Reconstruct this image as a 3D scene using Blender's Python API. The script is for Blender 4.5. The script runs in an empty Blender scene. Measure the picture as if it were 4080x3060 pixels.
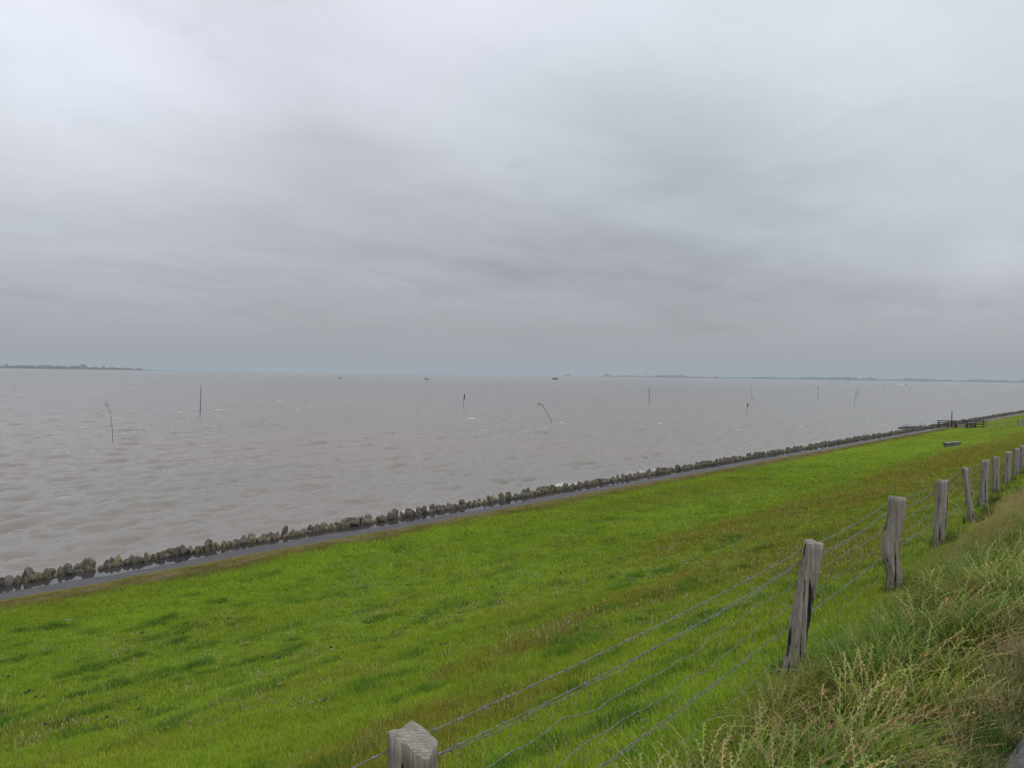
import bpy, bmesh, math, random
import numpy as np
from mathutils import Vector, Matrix

# ------------------------------------------------------------------ camera, sky, sun, exposure
S = bpy.context.scene
COL = S.collection
F_PX = 3064.0                       # focal length of the photograph in its own pixels
W_PX, H_PX = 4080.0, 3060.0
TH = math.radians(41.12)            # the dike runs along +X; the sea lies towards +Y
EYE = Vector((0.0, 0.0, 8.3))
PITCH, ROLL = math.atan(38 / F_PX), math.radians(0.854)
_f0 = Vector((math.cos(TH), math.sin(TH), 0)); _r0 = Vector((math.sin(TH), -math.cos(TH), 0))
FWD = (_f0 * math.cos(PITCH) - Vector((0, 0, 1)) * math.sin(PITCH)).normalized()
_u0 = _r0.cross(FWD)
RIGHT = _r0 * math.cos(ROLL) + _u0 * math.sin(ROLL)
UP = _u0 * math.cos(ROLL) - _r0 * math.sin(ROLL)

cam_data = bpy.data.cameras.new('camera')
cam = bpy.data.objects.new('camera', cam_data); COL.objects.link(cam)
cam.matrix_world = Matrix((
    (RIGHT.x, UP.x, -FWD.x, EYE.x), (RIGHT.y, UP.y, -FWD.y, EYE.y),
    (RIGHT.z, UP.z, -FWD.z, EYE.z), (0, 0, 0, 1)))
cam_data.sensor_width = 36.0
cam_data.lens = 36.0 * F_PX / W_PX
cam_data.clip_start = 0.05
cam_data.clip_end = 90000
S.camera = cam

def pdir(px, py):
    return (FWD + RIGHT * ((px - W_PX / 2) / F_PX) - UP * ((py - H_PX / 2) / F_PX))
def at(px, py, z):
    return EYE + pdir(px, py) * z
def on_level(px, py, lvl=0.0):
    d = pdir(px, py)
    return EYE + d * ((lvl - EYE.z) / d.z)
def to_px(p):
    q = Vector(p) - EYE
    z = q.dot(FWD)
    return (W_PX / 2 + F_PX * q.dot(RIGHT) / z, H_PX / 2 - F_PX * q.dot(UP) / z, z)

class NT:
    """tiny helper round a node tree"""
    def __init__(s, tree):
        s.t = tree; s.n = tree.nodes; s.n.clear()
    def node(s, kind, **kw):
        nd = s.n.new(kind)
        ins = kw.pop('ins', {})
        for k, v in kw.items(): setattr(nd, k, v)
        for k, v in ins.items(): s.put(nd.inputs[k], v)
        return nd
    def put(s, sock, v):
        if isinstance(v, bpy.types.NodeSocket): s.t.links.new(v, sock)
        elif isinstance(v, (tuple, list)):
            if sock.type == 'RGBA' and len(v) == 3: v = (*v, 1)
            sock.default_value = v
        else: sock.default_value = v
    def math(s, op, a, b=0.0, c=0.0, clamp=False):
        nd = s.node('ShaderNodeMath', operation=op, use_clamp=clamp)
        for i, v in enumerate((a, b, c)): s.put(nd.inputs[i], v)
        return nd.outputs[0]
    def vmath(s, op, a, b=(0, 0, 0), out=0):
        nd = s.node('ShaderNodeVectorMath', operation=op)
        s.put(nd.inputs[0], a)
        s.put(nd.inputs[1], b)
        return nd.outputs[out]
    def scale(s, a, k):
        nd = s.node('ShaderNodeVectorMath', operation='SCALE'); s.put(nd.inputs[0], a); s.put(nd.inputs['Scale'], k); return nd.outputs[0]
    def mapr(s, v, a, b, c=0.0, d=1.0, smooth=True):
        nd = s.node('ShaderNodeMapRange', interpolation_type='SMOOTHSTEP' if smooth else 'LINEAR')
        for k, x in zip(('Value', 'From Min', 'From Max', 'To Min', 'To Max'), (v, a, b, c, d)): s.put(nd.inputs[k], x)
        return nd.outputs[0]
    def mix(s, f, a, b, mode='MIX'):
        nd = s.node('ShaderNodeMix', data_type='RGBA', blend_type=mode)
        s.put(nd.inputs[0], f); s.put(nd.inputs[6], a); s.put(nd.inputs[7], b)
        return nd.outputs[2]
    def noise(s, vec, scale, detail=3.0, rough=0.5, dist=0.0, out=0):
        nd = s.node('ShaderNodeTexNoise', ins={'Vector': vec, 'Scale': scale, 'Detail': detail, 'Roughness': rough, 'Distortion': dist})
        return nd.outputs[out]
    def mapping(s, vec, scale=(1, 1, 1), loc=(0, 0, 0), rot=(0, 0, 0)):
        return s.node('ShaderNodeMapping', ins={'Vector': vec, 'Location': loc, 'Rotation': rot, 'Scale': scale}).outputs[0]

SUN_EL, SUN_AZ = math.radians(52), math.radians(200)
world = bpy.data.worlds.new('World'); S.world = world
world.use_nodes = True
def build_world():
    t = NT(world.node_tree)
    out = t.node('ShaderNodeOutputWorld')
    sky = t.node('ShaderNodeTexSky', sky_type='NISHITA')
    sky.sun_disc = False; sky.sun_elevation = SUN_EL; sky.sun_rotation = SUN_AZ
    sky.air_density = 1.0; sky.dust_density = 3.0
    clear = t.scale(sky.outputs[0], 0.1)
    co = t.node('ShaderNodeTexCoord').outputs['Generated']
    d = t.vmath('NORMALIZE', co)
    sep = t.node('ShaderNodeSeparateXYZ', ins={0: d})
    zc = t.math('MAXIMUM', sep.outputs[2], 0.0)
    # overcast sky: brightness climbs from horizon to zenith
    lum = t.math('MULTIPLY_ADD', zc, 0.71, 0.368)
    # cloud sheet: direction projected on a level ceiling
    inv = t.math('DIVIDE', 1.0, t.math('ADD', zc, 0.10))
    comb = t.node('ShaderNodeCombineXYZ', ins={0: t.math('MULTIPLY', sep.outputs[0], inv), 1: t.math('MULTIPLY', sep.outputs[1], inv), 2: 0.3})
    plane = t.mapping(comb.outputs[0], rot=(0, 0, -TH + 0.5), scale=(0.85, 1.0, 1.0))
    big = t.noise(plane, 0.55, 4.0, 0.45, 0.6)
    med = t.noise(t.mapping(plane, loc=(7.3, 2.1, 0)), 1.45, 5.0, 0.52, 0.5)
    fin = t.noise(t.mapping(plane, loc=(1.3, 8.1, 0)), 3.4, 5.0, 0.55, 0.3)
    v = t.mapr(big, 0.33, 0.67, -0.08, 0.09)
    v2 = t.math('ADD', t.mapr(med, 0.32, 0.68, -0.045, 0.045), t.mapr(fin, 0.3, 0.7, -0.026, 0.026))
    fade = t.mapr(zc, 0.01, 0.16)
    mod = t.math('MULTIPLY_ADD', t.math('ADD', v, v2), fade, 1.0)
    lum = t.math('MULTIPLY', lum, mod)
    # brighter gaps where the cloud is thin, and greyer banks
    def blob(lum, px, py, half_deg, amt, sx=1.0):
        c = pdir(px, py).normalized()
        r = c.cross(Vector((0, 0, 1))).normalized(); u = r.cross(c)
        a = t.math('DIVIDE', t.vmath('DOT_PRODUCT', d, tuple(r), out=1), math.sin(math.radians(half_deg)) * sx)
        b = t.math('DIVIDE', t.vmath('DOT_PRODUCT', d, tuple(u), out=1), math.sin(math.radians(half_deg)))
        fr = t.math('GREATER_THAN', t.vmath('DOT_PRODUCT', d, tuple(c), out=1), 0.0)
        q = t.math('ADD', t.math('MULTIPLY', a, a), t.math('MULTIPLY', b, b))
        q = t.math('ADD', q, t.math('MULTIPLY', t.math('SUBTRACT', med, 0.5), 1.3))
        g = t.math('MULTIPLY', t.math('POWER', 2.718, t.math('MULTIPLY', q, -1.0)), fr)
        return t.math('ADD', lum, t.math('MULTIPLY', g, amt))
    lum = blob(lum, 150, 160, 11, 0.21, 1.1)
    lum = blob(lum, 2150, -60, 9, 0.17, 1.8)
    lum = blob(lum, 900, -60, 6, -0.08, 1.2)
    lum = blob(lum, 1380, 620, 2.6, -0.045, 2.2)
    lum = blob(lum, 2450, 1120, 2.2, -0.03, 3.5)
    lum = blob(lum, 3980, 1000, 2.0, 0.05, 1.6)
    lum = blob(lum, 3650, 1010, 2.0, -0.03, 2.0)
    lum = blob(lum, 900, 560, 7, 0.05, 2.2)
    lum = blob(lum, 2800, 720, 9, -0.045, 2.2)
    lum = blob(lum, 3750, 250, 9, 0.15, 1.3)
    lum = blob(lum, 3150, 120, 5, 0.05, 1.5)
    lum = blob(lum, 60, 620, 8, 0.05, 1.5)
    lum = blob(lum, 3900, 1080, 4, 0.055, 3.0)
    lum = blob(lum, 100, 1150, 6, -0.03, 2.5)
    # small ragged scud low over the sea
    pl2 = t.mapping(comb.outputs[0], rot=(0, 0, -TH), scale=(0.75, 1.25, 1.0), loc=(3.6, 1.3, 0))
    wis = t.noise(pl2, 1.15, 5.0, 0.62, 0.4)
    band = t.math('MULTIPLY', t.mapr(zc, 0.03, 0.075), t.mapr(zc, 0.20, 0.12))
    w = t.math('MULTIPLY', t.mapr(wis, 0.52, 0.66), band)
    lum = t.math('MULTIPLY', lum, t.math('MULTIPLY_ADD', w, -0.065, 1.0))
    wis2 = t.noise(t.mapping(plane, loc=(1.9, 5.2, 0)), 2.3, 4.0, 0.5, 1.5)
    w2 = t.math('MULTIPLY', t.mapr(wis2, 0.58, 0.75), t.mapr(zc, 0.12, 0.3))
    lum = t.math('MULTIPLY', lum, t.math('MULTIPLY_ADD', w2, -0.05, 1.0))
    # tint: lilac-grey against cool grey-green
    tn = t.noise(t.mapping(plane, loc=(-3.3, 9.0, 0)), 0.5, 2.0, 0.5)
    tint = t.mix(t.math('ADD', t.mapr(tn, 0.36, 0.64, -0.3, 0.3), t.mapr(t.vmath('DOT_PRODUCT', d, tuple(RIGHT), out=1), -0.15, 0.42), clamp=True), (0.945, 0.985, 1.09, 1), (0.905, 1.005, 1.065, 1))
    gray = t.mix(t.mapr(zc, 0.0, 0.35), (0.94, 0.993, 1.06, 1), tint)
    cloud = t.scale(gray, lum)
    up = t.mix(0.97, clear, cloud)
    low = t.mapr(sep.outputs[2], -0.02, 0.0)
    final = t.mix(low, (0.16, 0.17, 0.15, 1), up)
    bg = t.node('ShaderNodeBackground', ins={'Color': final, 'Strength': 1.0})
    t.t.links.new(bg.outputs[0], out.inputs[0])
build_world()

sun_d = bpy.data.lights.new('sun', 'SUN'); sun_d.energy = 1.4; sun_d.angle = math.radians(40); sun_d.color = (1.0, 0.97, 0.92)
sun = bpy.data.objects.new('sun', sun_d); COL.objects.link(sun)
sv = Vector((math.sin(SUN_AZ) * math.cos(SUN_EL), math.cos(SUN_AZ) * math.cos(SUN_EL), math.sin(SUN_EL)))
sun.rotation_euler = sv.to_track_quat('Z', 'Y').to_euler(); sun.location = (0, -20, 60)

S.view_settings.view_transform = 'Standard'; S.view_settings.look = 'None'
S.view_settings.gamma = 1.0; S.view_settings.use_curve_mapping = False
S.view_settings.exposure = 0.0
S.render.engine = 'CYCLES'
S.cycles.max_bounces = 6; S.cycles.diffuse_bounces = 3; S.cycles.glossy_bounces = 3; S.cycles.transmission_bounces = 3
S.cycles.volume_bounces = 1
S.cycles.use_denoising = True
S.cycles.use_adaptive_sampling = True
S.cycles.adaptive_threshold = 0.01

# ------------------------------------------------------------------ helpers
rng = np.random.default_rng(11)
random.seed(11)

def tag(o, label=None, cat=None, group=None, kind=None):
    if label: o['label'] = label
    if cat: o['category'] = cat
    if group: o['group'] = group
    if kind: o['kind'] = kind
    return o
def empty(name, loc=(0, 0, 0), rz=0.0):
    o = bpy.data.objects.new(name, None); COL.objects.link(o)
    o.location = loc; o.rotation_euler = (0, 0, rz); o.empty_display_size = 0.2
    return o
def link(name, me, parent=None, mat=None):
    o = bpy.data.objects.new(name, me); COL.objects.link(o)
    if parent is not None: o.parent = parent
    if mat is not None and len(me.materials) == 0: me.materials.append(mat)
    return o
def np_mesh(name, V, quads=None, tris=None, smooth=True):
    me = bpy.data.meshes.new(name)
    V = np.asarray(V, dtype=np.float32)
    parts, starts, tot = [], [], 0
    if quads is not None and len(quads):
        q = np.asarray(quads, dtype=np.int32); parts.append(q.ravel()); starts.append(tot + 4 * np.arange(len(q))); tot += q.size
    if tris is not None and len(tris):
        q = np.asarray(tris, dtype=np.int32); parts.append(q.ravel()); starts.append(tot + 3 * np.arange(len(q))); tot += q.size
    loops = np.concatenate(parts); st = np.concatenate(starts).astype(np.int32)
    me.vertices.add(len(V)); me.vertices.foreach_set('co', V.ravel())
    me.loops.add(len(loops)); me.loops.foreach_set('vertex_index', loops)
    me.polygons.add(len(st)); me.polygons.foreach_set('loop_start', st)
    me.update(calc_edges=True)
    if smooth: me.polygons.foreach_set('use_smooth', np.ones(len(st), dtype=bool))
    return me
def vattr(me, name, kind, arr):
    a = me.attributes.new(name, kind, 'POINT')
    arr = np.asarray(arr, dtype=np.float32)
    a.data.foreach_set({'FLOAT': 'value', 'FLOAT_VECTOR': 'vector', 'FLOAT_COLOR': 'color'}[kind], arr.ravel())
def grid_quads(nr, nc):
    i = np.arange(nr - 1)[:, None] * nc + np.arange(nc - 1)[None, :]
    return np.stack([i, i + 1, i + nc + 1, i + nc], -1).reshape(-1, 4)

def _hash(ix, iy, seed):
    n = (ix.astype(np.int64) * 374761393 + iy.astype(np.int64) * 668265263 + seed * 144665) & 0xffffffff
    n = ((n ^ (n >> 13)) * 1274126177) & 0xffffffff
    return ((n ^ (n >> 16)) & 0xffffff) / float(0xffffff)
def vnoise(x, y, seed=0):
    x = np.asarray(x, float); y = np.asarray(y, float)
    ix = np.floor(x); iy = np.floor(y); fx = x - ix; fy = y - iy
    fx = fx * fx * fx * (fx * (fx * 6 - 15) + 10); fy = fy * fy * fy * (fy * (fy * 6 - 15) + 10)
    ix = ix.astype(np.int64); iy = iy.astype(np.int64)
    a = _hash(ix, iy, seed); b = _hash(ix + 1, iy, seed); c = _hash(ix, iy + 1, seed); d = _hash(ix + 1, iy + 1, seed)
    return (a * (1 - fx) + b * fx) * (1 - fy) + (c * (1 - fx) + d * fx) * fy
def fbm(x, y, seed=0, oct=4, gain=0.5):
    s, amp, tot = 0.0, 1.0, 0.0
    for k in range(oct):
        s = s + amp * vnoise(np.asarray(x) * 2.03 ** k + 17.7 * k, np.asarray(y) * 2.03 ** k - 9.1 * k, seed + 31 * k)
        tot += amp; amp *= gain
    return s / tot
def sstep(a, b, x):
    t = np.clip((np.asarray(x, float) - a) / (b - a), 0, 1)
    return t * t * (3 - 2 * t)

class MB:
    """collects tubes, boxes and prisms into one mesh"""
    def __init__(s): s.v = []; s.f = []
    def add(s, V, F):
        o = len(s.v); s.v.extend([tuple(p) for p in V]); s.f.extend([tuple(i + o for i in f) for f in F])
    def box(s, c, size, rz=0.0, tilt=None, taper=1.0):
        M = Matrix.Rotation(rz, 3, 'Z')
        if tilt is not None: M = tilt @ M
        V = []
        for z in (-1, 1):
            k = taper if z > 0 else 1.0
            for x, y in ((-1, -1), (1, -1), (1, 1), (-1, 1)):
                V.append(Vector(c) + M @ Vector((x * size[0] / 2 * k, y * size[1] / 2 * k, z * size[2] / 2)))
        s.add(V, [(3, 2, 1, 0), (4, 5, 6, 7), (0, 1, 5, 4), (1, 2, 6, 5), (2, 3, 7, 6), (3, 0, 4, 7)])
    def tube(s, pts, r, n=6, cap=True):
        pts = [Vector(p) for p in pts]; rs = r if isinstance(r, (list, tuple, np.ndarray)) else [r] * len(pts)
        V, F = [], []
        prev = None
        for i, p in enumerate(pts):
            d = (pts[min(i + 1, len(pts) - 1)] - pts[max(i - 1, 0)])
            if d.length < 1e-9: d = Vector((0, 0, 1))
            d.normalize()
            ref = prev if prev is not None else (Vector((0, 0, 1)) if abs(d.z) < 0.9 else Vector((1, 0, 0)))
            a = (ref - d * ref.dot(d)).normalized(); b = d.cross(a); prev = a
            for k in range(n):
                an = 2 * math.pi * k / n
                V.append(p + (a * math.cos(an) + b * math.sin(an)) * rs[i])
        for i in range(len(pts) - 1):
            for k in range(n):
                k2 = (k + 1) % n
                F.append((i * n + k, i * n + k2, (i + 1) * n + k2, (i + 1) * n + k))
        if cap:
            F.append(tuple(range(n - 1, -1, -1))); F.append(tuple((len(pts) - 1) * n + k for k in range(n)))
        s.add(V, F)
    def bar(s, a, b, w, h):
        a, b = Vector(a), Vector(b); d = (b - a).normalized()
        side = d.cross(Vector((0, 0, 1)))
        side = side.normalized() if side.length > 1e-4 else Vector((1, 0, 0))
        up = side.cross(d)
        V = [p + side * sx * w / 2 + up * sz * h / 2 for p in (a, b) for sx, sz in ((-1, -1), (1, -1), (1, 1), (-1, 1))]
        s.add(V, [(3, 2, 1, 0), (4, 5, 6, 7), (0, 1, 5, 4), (1, 2, 6, 5), (2, 3, 7, 6), (3, 0, 4, 7)])
    def build(s, name, mat, parent=None, smooth=False, world=True):
        me = bpy.data.meshes.new(name)
        off = parent.matrix_basis.inverted() if (parent is not None and world) else None
        V = [off @ Vector(p) for p in s.v] if off is not None else s.v
        me.from_pydata(V, [], s.f); me.update()
        if smooth: me.polygons.foreach_set('use_smooth', np.ones(len(me.polygons), dtype=bool))
        return link(name, me, parent, mat)

# ------------------------------------------------------------------ materials
def material(name):
    m = bpy.data.materials.new(name); m.use_nodes = True
    t = NT(m.node_tree)
    out = t.node('ShaderNodeOutputMaterial')
    return m, t, out
def principled(t, out, **ins):
    p = t.node('ShaderNodeBsdfPrincipled')
    for k, v in ins.items(): t.put(p.inputs[k.replace('_', ' ')], v)
    t.t.links.new(p.outputs[0], out.inputs[0])
    return p
def bump(t, h, strength=0.5, dist=0.01):
    return t.node('ShaderNodeBump', ins={'Height': h, 'Strength': strength, 'Distance': dist}).outputs[0]
def objco(t): return t.node('ShaderNodeTexCoord').outputs['Object']
def worldpos(t): return t.node('ShaderNodeNewGeometry').outputs['Position']

def simple(name, col, rough=0.7, var=0.25, scale=6.0, metallic=0.0, stretch=(1, 1, 1)):
    m, t, out = material(name)
    n = t.noise(t.mapping(objco(t), scale=stretch), scale, 5, 0.6)
    c = t.mix(t.mapr(n, 0.3, 0.7), tuple(x * (1 - var) for x in col) + (1,), tuple(min(1, x * (1 + var)) for x in col) + (1,))
    principled(t, out, Base_Color=c, Roughness=rough, Metallic=metallic, Normal=bump(t, n, 0.3, 0.01))
    return m

def mat_ground():
    m, t, out = material('meadow_turf')
    p = worldpos(t)
    vc = t.node('ShaderNodeAttribute', attribute_name='gcol').outputs['Color']
    n1 = t.noise(p, 22.0, 4, 0.65)
    n2 = t.noise(t.mapping(p, scale=(1, 1.6, 1)), 4.2, 4, 0.6)
    n3 = t.noise(p, 1.1, 3, 0.5)
    k = t.math('MULTIPLY', t.mapr(n1, 0.3, 0.7, 0.66, 1.3), t.mapr(n2, 0.3, 0.7, 0.76, 1.24))
    c = t.scale(vc, k)
    c = t.mix(t.mapr(n3, 0.45, 0.75, 0.0, 0.25), c, (0.125, 0.135, 0.018, 1))
    h = t.math('ADD', n1, t.math('MULTIPLY', n2, 1.6))
    principled(t, out, Base_Color=c, Roughness=0.9, Specular_IOR_Level=0.15, Normal=bump(t, h, 0.9, 0.05))
    return m
def mat_grass():
    m, t, out = material('grass_blades')
    b = t.node('ShaderNodeAttribute', attribute_name='bcol')
    ti = t.node('ShaderNodeAttribute', attribute_type='INSTANCER', attribute_name='tint').outputs['Color']
    both = t.vmath('MULTIPLY', b.outputs['Color'], ti)
    c = t.mix(b.outputs['Alpha'], b.outputs['Color'], both)
    di = t.node('ShaderNodeBsdfPrincipled', ins={'Base Color': c, 'Roughness': 0.6, 'Specular IOR Level': 0.12})
    tr = t.node('ShaderNodeBsdfTranslucent', ins={'Color': t.scale(c, 0.9)})
    mx = t.node('ShaderNodeMixShader', ins={0: 0.3, 1: di.outputs[0], 2: tr.outputs[0]})
    t.t.links.new(mx.outputs[0], out.inputs[0])
    return m
def mat_wood(name, c0, c1, grain=1.0, moss=0.35):
    m, t, out = material(name)
    o = objco(t)
    g = t.noise(t.mapping(o, scale=(1, 1, 0.045)), 62.0, 6, 0.65, 0.3)
    g2 = t.noise(t.mapping(o, scale=(1, 1, 0.16)), 13.0, 4, 0.6)
    g3 = t.noise(o, 4.5, 4, 0.6)
    c = t.mix(t.mapr(g, 0.3, 0.72), c0, c1)
    c = t.mix(t.mapr(g2, 0.5, 0.72, 0.0, 0.6), c, tuple(x * 0.45 for x in c0[:3]) + (1,))
    c = t.mix(t.mapr(g3, 0.52, 0.75, 0.0, moss), c, (0.16, 0.115, 0.075, 1))
    cr = t.mapr(t.noise(t.mapping(o, scale=(1, 1, 0.05), loc=(3, 1, 2)), 24.0, 2, 0.5, 0.2), 0.635, 0.68)
    c = t.mix(cr, c, (0.02, 0.017, 0.014, 1))
    h = t.math('SUBTRACT', t.math('ADD', g, t.math('MULTIPLY', g2, 0.8)), t.math('MULTIPLY', cr, 2.5))
    principled(t, out, Base_Color=c, Roughness=0.85, Specular_IOR_Level=0.2, Normal=bump(t, h, 1.0 * grain, 0.011))
    return m
def mat_endgrain():
    m, t, out = material('post_end_grain')
    o = objco(t)
    w = t.node('ShaderNodeTexWave', wave_type='BANDS', bands_direction='DIAGONAL', ins={'Vector': o, 'Scale': 30.0, 'Distortion': 7.0, 'Detail': 4.0, 'Detail Scale': 1.6})
    n = t.noise(t.mapping(o, scale=(1, 0.35, 1)), 30.0, 5, 0.6)
    c = t.mix(w.outputs[0], (0.185, 0.165, 0.140, 1), (0.32, 0.295, 0.26, 1))
    c = t.mix(t.mapr(n, 0.38, 0.68, 0.0, 0.7), c, (0.165, 0.145, 0.115, 1))
    principled(t, out, Base_Color=c, Roughness=0.9, Normal=bump(t, t.math('ADD', w.outputs[0], n), 0.5, 0.003))
    return m
def mat_stone(name, base, lichen, lf):
    m, t, out = material(name)
    o = objco(t)
    oi = t.node('ShaderNodeObjectInfo').outputs['Random']
    sh = t.vmath('ADD', o, t.node('ShaderNodeCombineXYZ', ins={0: t.math('MULTIPLY', oi, 37.0), 1: t.math('MULTIPLY', oi, 11.0), 2: 0.0}).outputs[0])
    n = t.noise(sh, 5.0, 6, 0.65)
    n2 = t.noise(sh, 2.1, 3, 0.55)
    n3 = t.noise(sh, 26.0, 3, 0.6)
    k = t.math('MULTIPLY', t.mapr(n, 0.3, 0.7, 0.55, 1.4), t.mapr(oi, 0.0, 1.0, 0.75, 1.25, False))
    c = t.scale(tuple(base), k)
    c = t.mix(t.mapr(n2, 0.60 - lf, 0.72 - lf, 0.0, 0.85), c, tuple(lichen) + (1,))
    c = t.mix(t.mapr(n3, 0.5, 0.72, 0.0, 0.4), c, (0.045, 0.04, 0.035, 1))
    principled(t, out, Base_Color=c, Roughness=0.75, Specular_IOR_Level=0.35, Normal=bump(t, t.math('ADD', n, t.math('MULTIPLY', n3, 0.4)), 0.8, 0.03))
    return m
def mat_asphalt(name, col, wet):
    m, t, out = material(name)
    p = worldpos(t)
    n = t.noise(p, 60.0, 4, 0.7); n2 = t.noise(p, 0.9, 4, 0.6); n4 = t.noise(t.mapping(p, scale=(1, 3, 1)), 7.0, 4, 0.65)
    c = t.scale(tuple(col), t.math('MULTIPLY', t.mapr(n, 0.25, 0.75, 0.55, 1.5), t.math('MULTIPLY', t.mapr(n2, 0.3, 0.7, 0.75, 1.25), t.mapr(n4, 0.3, 0.7, 0.7, 1.35))))
    r = t.mapr(t.math('ADD', n2, t.math('MULTIPLY', n4, 0.4)), 0.5, 0.9, 0.38 if wet else 0.7, 0.70 if wet else 0.9)
    principled(t, out, Base_Color=c, Roughness=r, Specular_IOR_Level=0.5, Normal=bump(t, n, 0.5 if wet else 0.8, 0.008))
    return m
def mat_sea():
    m, t, out = material('muddy_sea_water')
    p = worldpos(t)
    foam = t.node('ShaderNodeAttribute', attribute_name='foam').outputs['Fac']
    a = t.noise(t.mapping(p, scale=(0.5, 1.0, 1)), 1.15, 5, 0.62, 0.3)
    b = t.noise(t.mapping(p, scale=(0.7, 1.0, 1), loc=(4, 9, 0)), 5.5, 3, 0.6)
    wide = t.noise(p, 0.02, 3, 0.5)
    h = t.math('ADD', a, t.math('MULTIPLY', b, 0.28))
    nrm = bump(t, h, 0.52, 0.18)
    c = t.mix(t.mapr(wide, 0.35, 0.65), (0.218, 0.182, 0.163, 1), (0.194, 0.180, 0.158, 1))
    fn = t.noise(t.mapping(p, scale=(0.6, 1.2, 1)), 7.0, 5, 0.7)
    fm = t.mapr(t.math('ADD', foam, t.math('MULTIPLY', t.math('SUBTRACT', fn, 0.5), 1.0)), 0.36, 0.70)
    fm = t.math('MULTIPLY', fm, t.mapr(foam, 0.02, 0.15))
    c = t.mix(fm, c, (0.52, 0.52, 0.51, 1))
    r = t.mapr(fm, 0.0, 1.0, 0.10, 0.8)
    fr = t.node('ShaderNodeFresnel', ins={'IOR': 1.33, 'Normal': nrm}).outputs[0]
    fac = t.math('MULTIPLY', t.math('MULTIPLY', fr, 0.80), t.math('SUBTRACT', 1.0, fm))   # wave shadowing keeps a rough sea from mirroring fully
    df = t.node('ShaderNodeBsdfDiffuse', ins={'Color': c, 'Normal': nrm})
    gl = t.node('ShaderNodeBsdfGlossy', ins={'Color': (1, 1, 1, 1), 'Roughness': 0.10, 'Normal': nrm})
    mx = t.node('ShaderNodeMixShader', ins={0: fac, 1: df.outputs[0], 2: gl.outputs[0]})
    t.t.links.new(mx.outputs[0], out.inputs[0])
    return m
def mat_puddle():
    m, t, out = material('standing_water')
    p = worldpos(t)
    h = t.noise(t.mapping(p, scale=(1, 1.5, 1)), 5.0, 2, 0.5)
    principled(t, out, Base_Color=(0.035, 0.033, 0.034, 1), Roughness=0.03, IOR=1.33, Normal=bump(t, h, 0.05, 0.02))
    return m

M_ground = mat_ground(); M_grass = mat_grass()
M_wood = mat_wood('weathered_oak', (0.155, 0.132, 0.112, 1), (0.360, 0.322, 0.285, 1))
M_wood_grey = mat_wood('silvered_oak', (0.17, 0.16, 0.15, 1), (0.33, 0.315, 0.30, 1), moss=0.15)
M_end = mat_endgrain()
STONE_TONES = {
    'grey': mat_stone('stone_grey_brown', (0.115, 0.097, 0.079), (0.20, 0.155, 0.075), 0.0),
    'ochre': mat_stone('stone_ochre_lichen', (0.128, 0.103, 0.068), (0.165, 0.115, 0.036), 0.10),
    'mossy': mat_stone('stone_dark_moss', (0.090, 0.079, 0.064), (0.085, 0.085, 0.035), 0.10),
    'reddish': mat_stone('stone_reddish', (0.120, 0.092, 0.075), (0.12, 0.10, 0.08), 0.03)}
M_asphalt = mat_asphalt('dry_asphalt', (0.075, 0.073, 0.073), False)
M_path = mat_asphalt('wet_asphalt', (0.046, 0.039, 0.042), True)
M_sea = mat_sea(); M_puddle = mat_puddle()
M_wire = simple('galvanised_wire', (0.18, 0.183, 0.187), 0.6, 0.35, 40, metallic=0.35)
M_rust = simple('dull_rusty_iron', (0.10, 0.075, 0.06), 0.7, 0.3, 40, metallic=0.3)
M_darkwood = simple('wet_dark_timber', (0.030, 0.028, 0.027), 0.75, 0.3, 10, stretch=(1, 1, 0.2))
M_twig = simple('bare_twigs', (0.085, 0.06, 0.05), 0.8, 0.3, 20)
M_paletimber = simple('bleached_timber', (0.34, 0.32, 0.29), 0.8, 0.25, 12)
M_concrete = simple('weathered_concrete', (0.15, 0.153, 0.13), 0.85, 0.35, 7)
M_lid = simple('pale_board', (0.26, 0.27, 0.24), 0.7, 0.15, 9)
M_red = simple('red_hull_paint', (0.42, 0.05, 0.05), 0.4, 0.1, 3)
M_dark = simple('dark_hull_paint', (0.022, 0.025, 0.035), 0.45, 0.1, 3)
M_greyhull = simple('grey_hull_paint', (0.22, 0.23, 0.24), 0.45, 0.1, 3)
M_white = simple('white_paint', (0.75, 0.75, 0.74), 0.45, 0.05, 3)
M_glass = simple('dark_window_glass', (0.02, 0.022, 0.026), 0.1, 0.1, 3)
M_leaf = simple('far_tree_leaves', (0.045, 0.065, 0.03), 0.9, 0.4, 0.3)
M_bark = simple('far_tree_bark', (0.06, 0.05, 0.04), 0.9, 0.3, 2)
M_brick = simple('far_brick', (0.16, 0.085, 0.065), 0.85, 0.15, 0.5)
M_roof = simple('far_roof', (0.10, 0.065, 0.055), 0.85, 0.2, 0.5)
M_land = simple('far_grassland', (0.06, 0.085, 0.035), 0.95, 0.2, 0.01)
M_tower = simple('far_tower_render', (0.24, 0.23, 0.22), 0.8, 0.1, 0.2)
M_dung = simple('dried_droppings', (0.018, 0.015, 0.012), 0.9, 0.3, 30)
M_orange = simple('orange_petals', (0.75, 0.28, 0.03), 0.6, 0.1, 20)
M_foam = simple('sea_spray', (0.78, 0.79, 0.78), 0.6, 0.05, 9)

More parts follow.
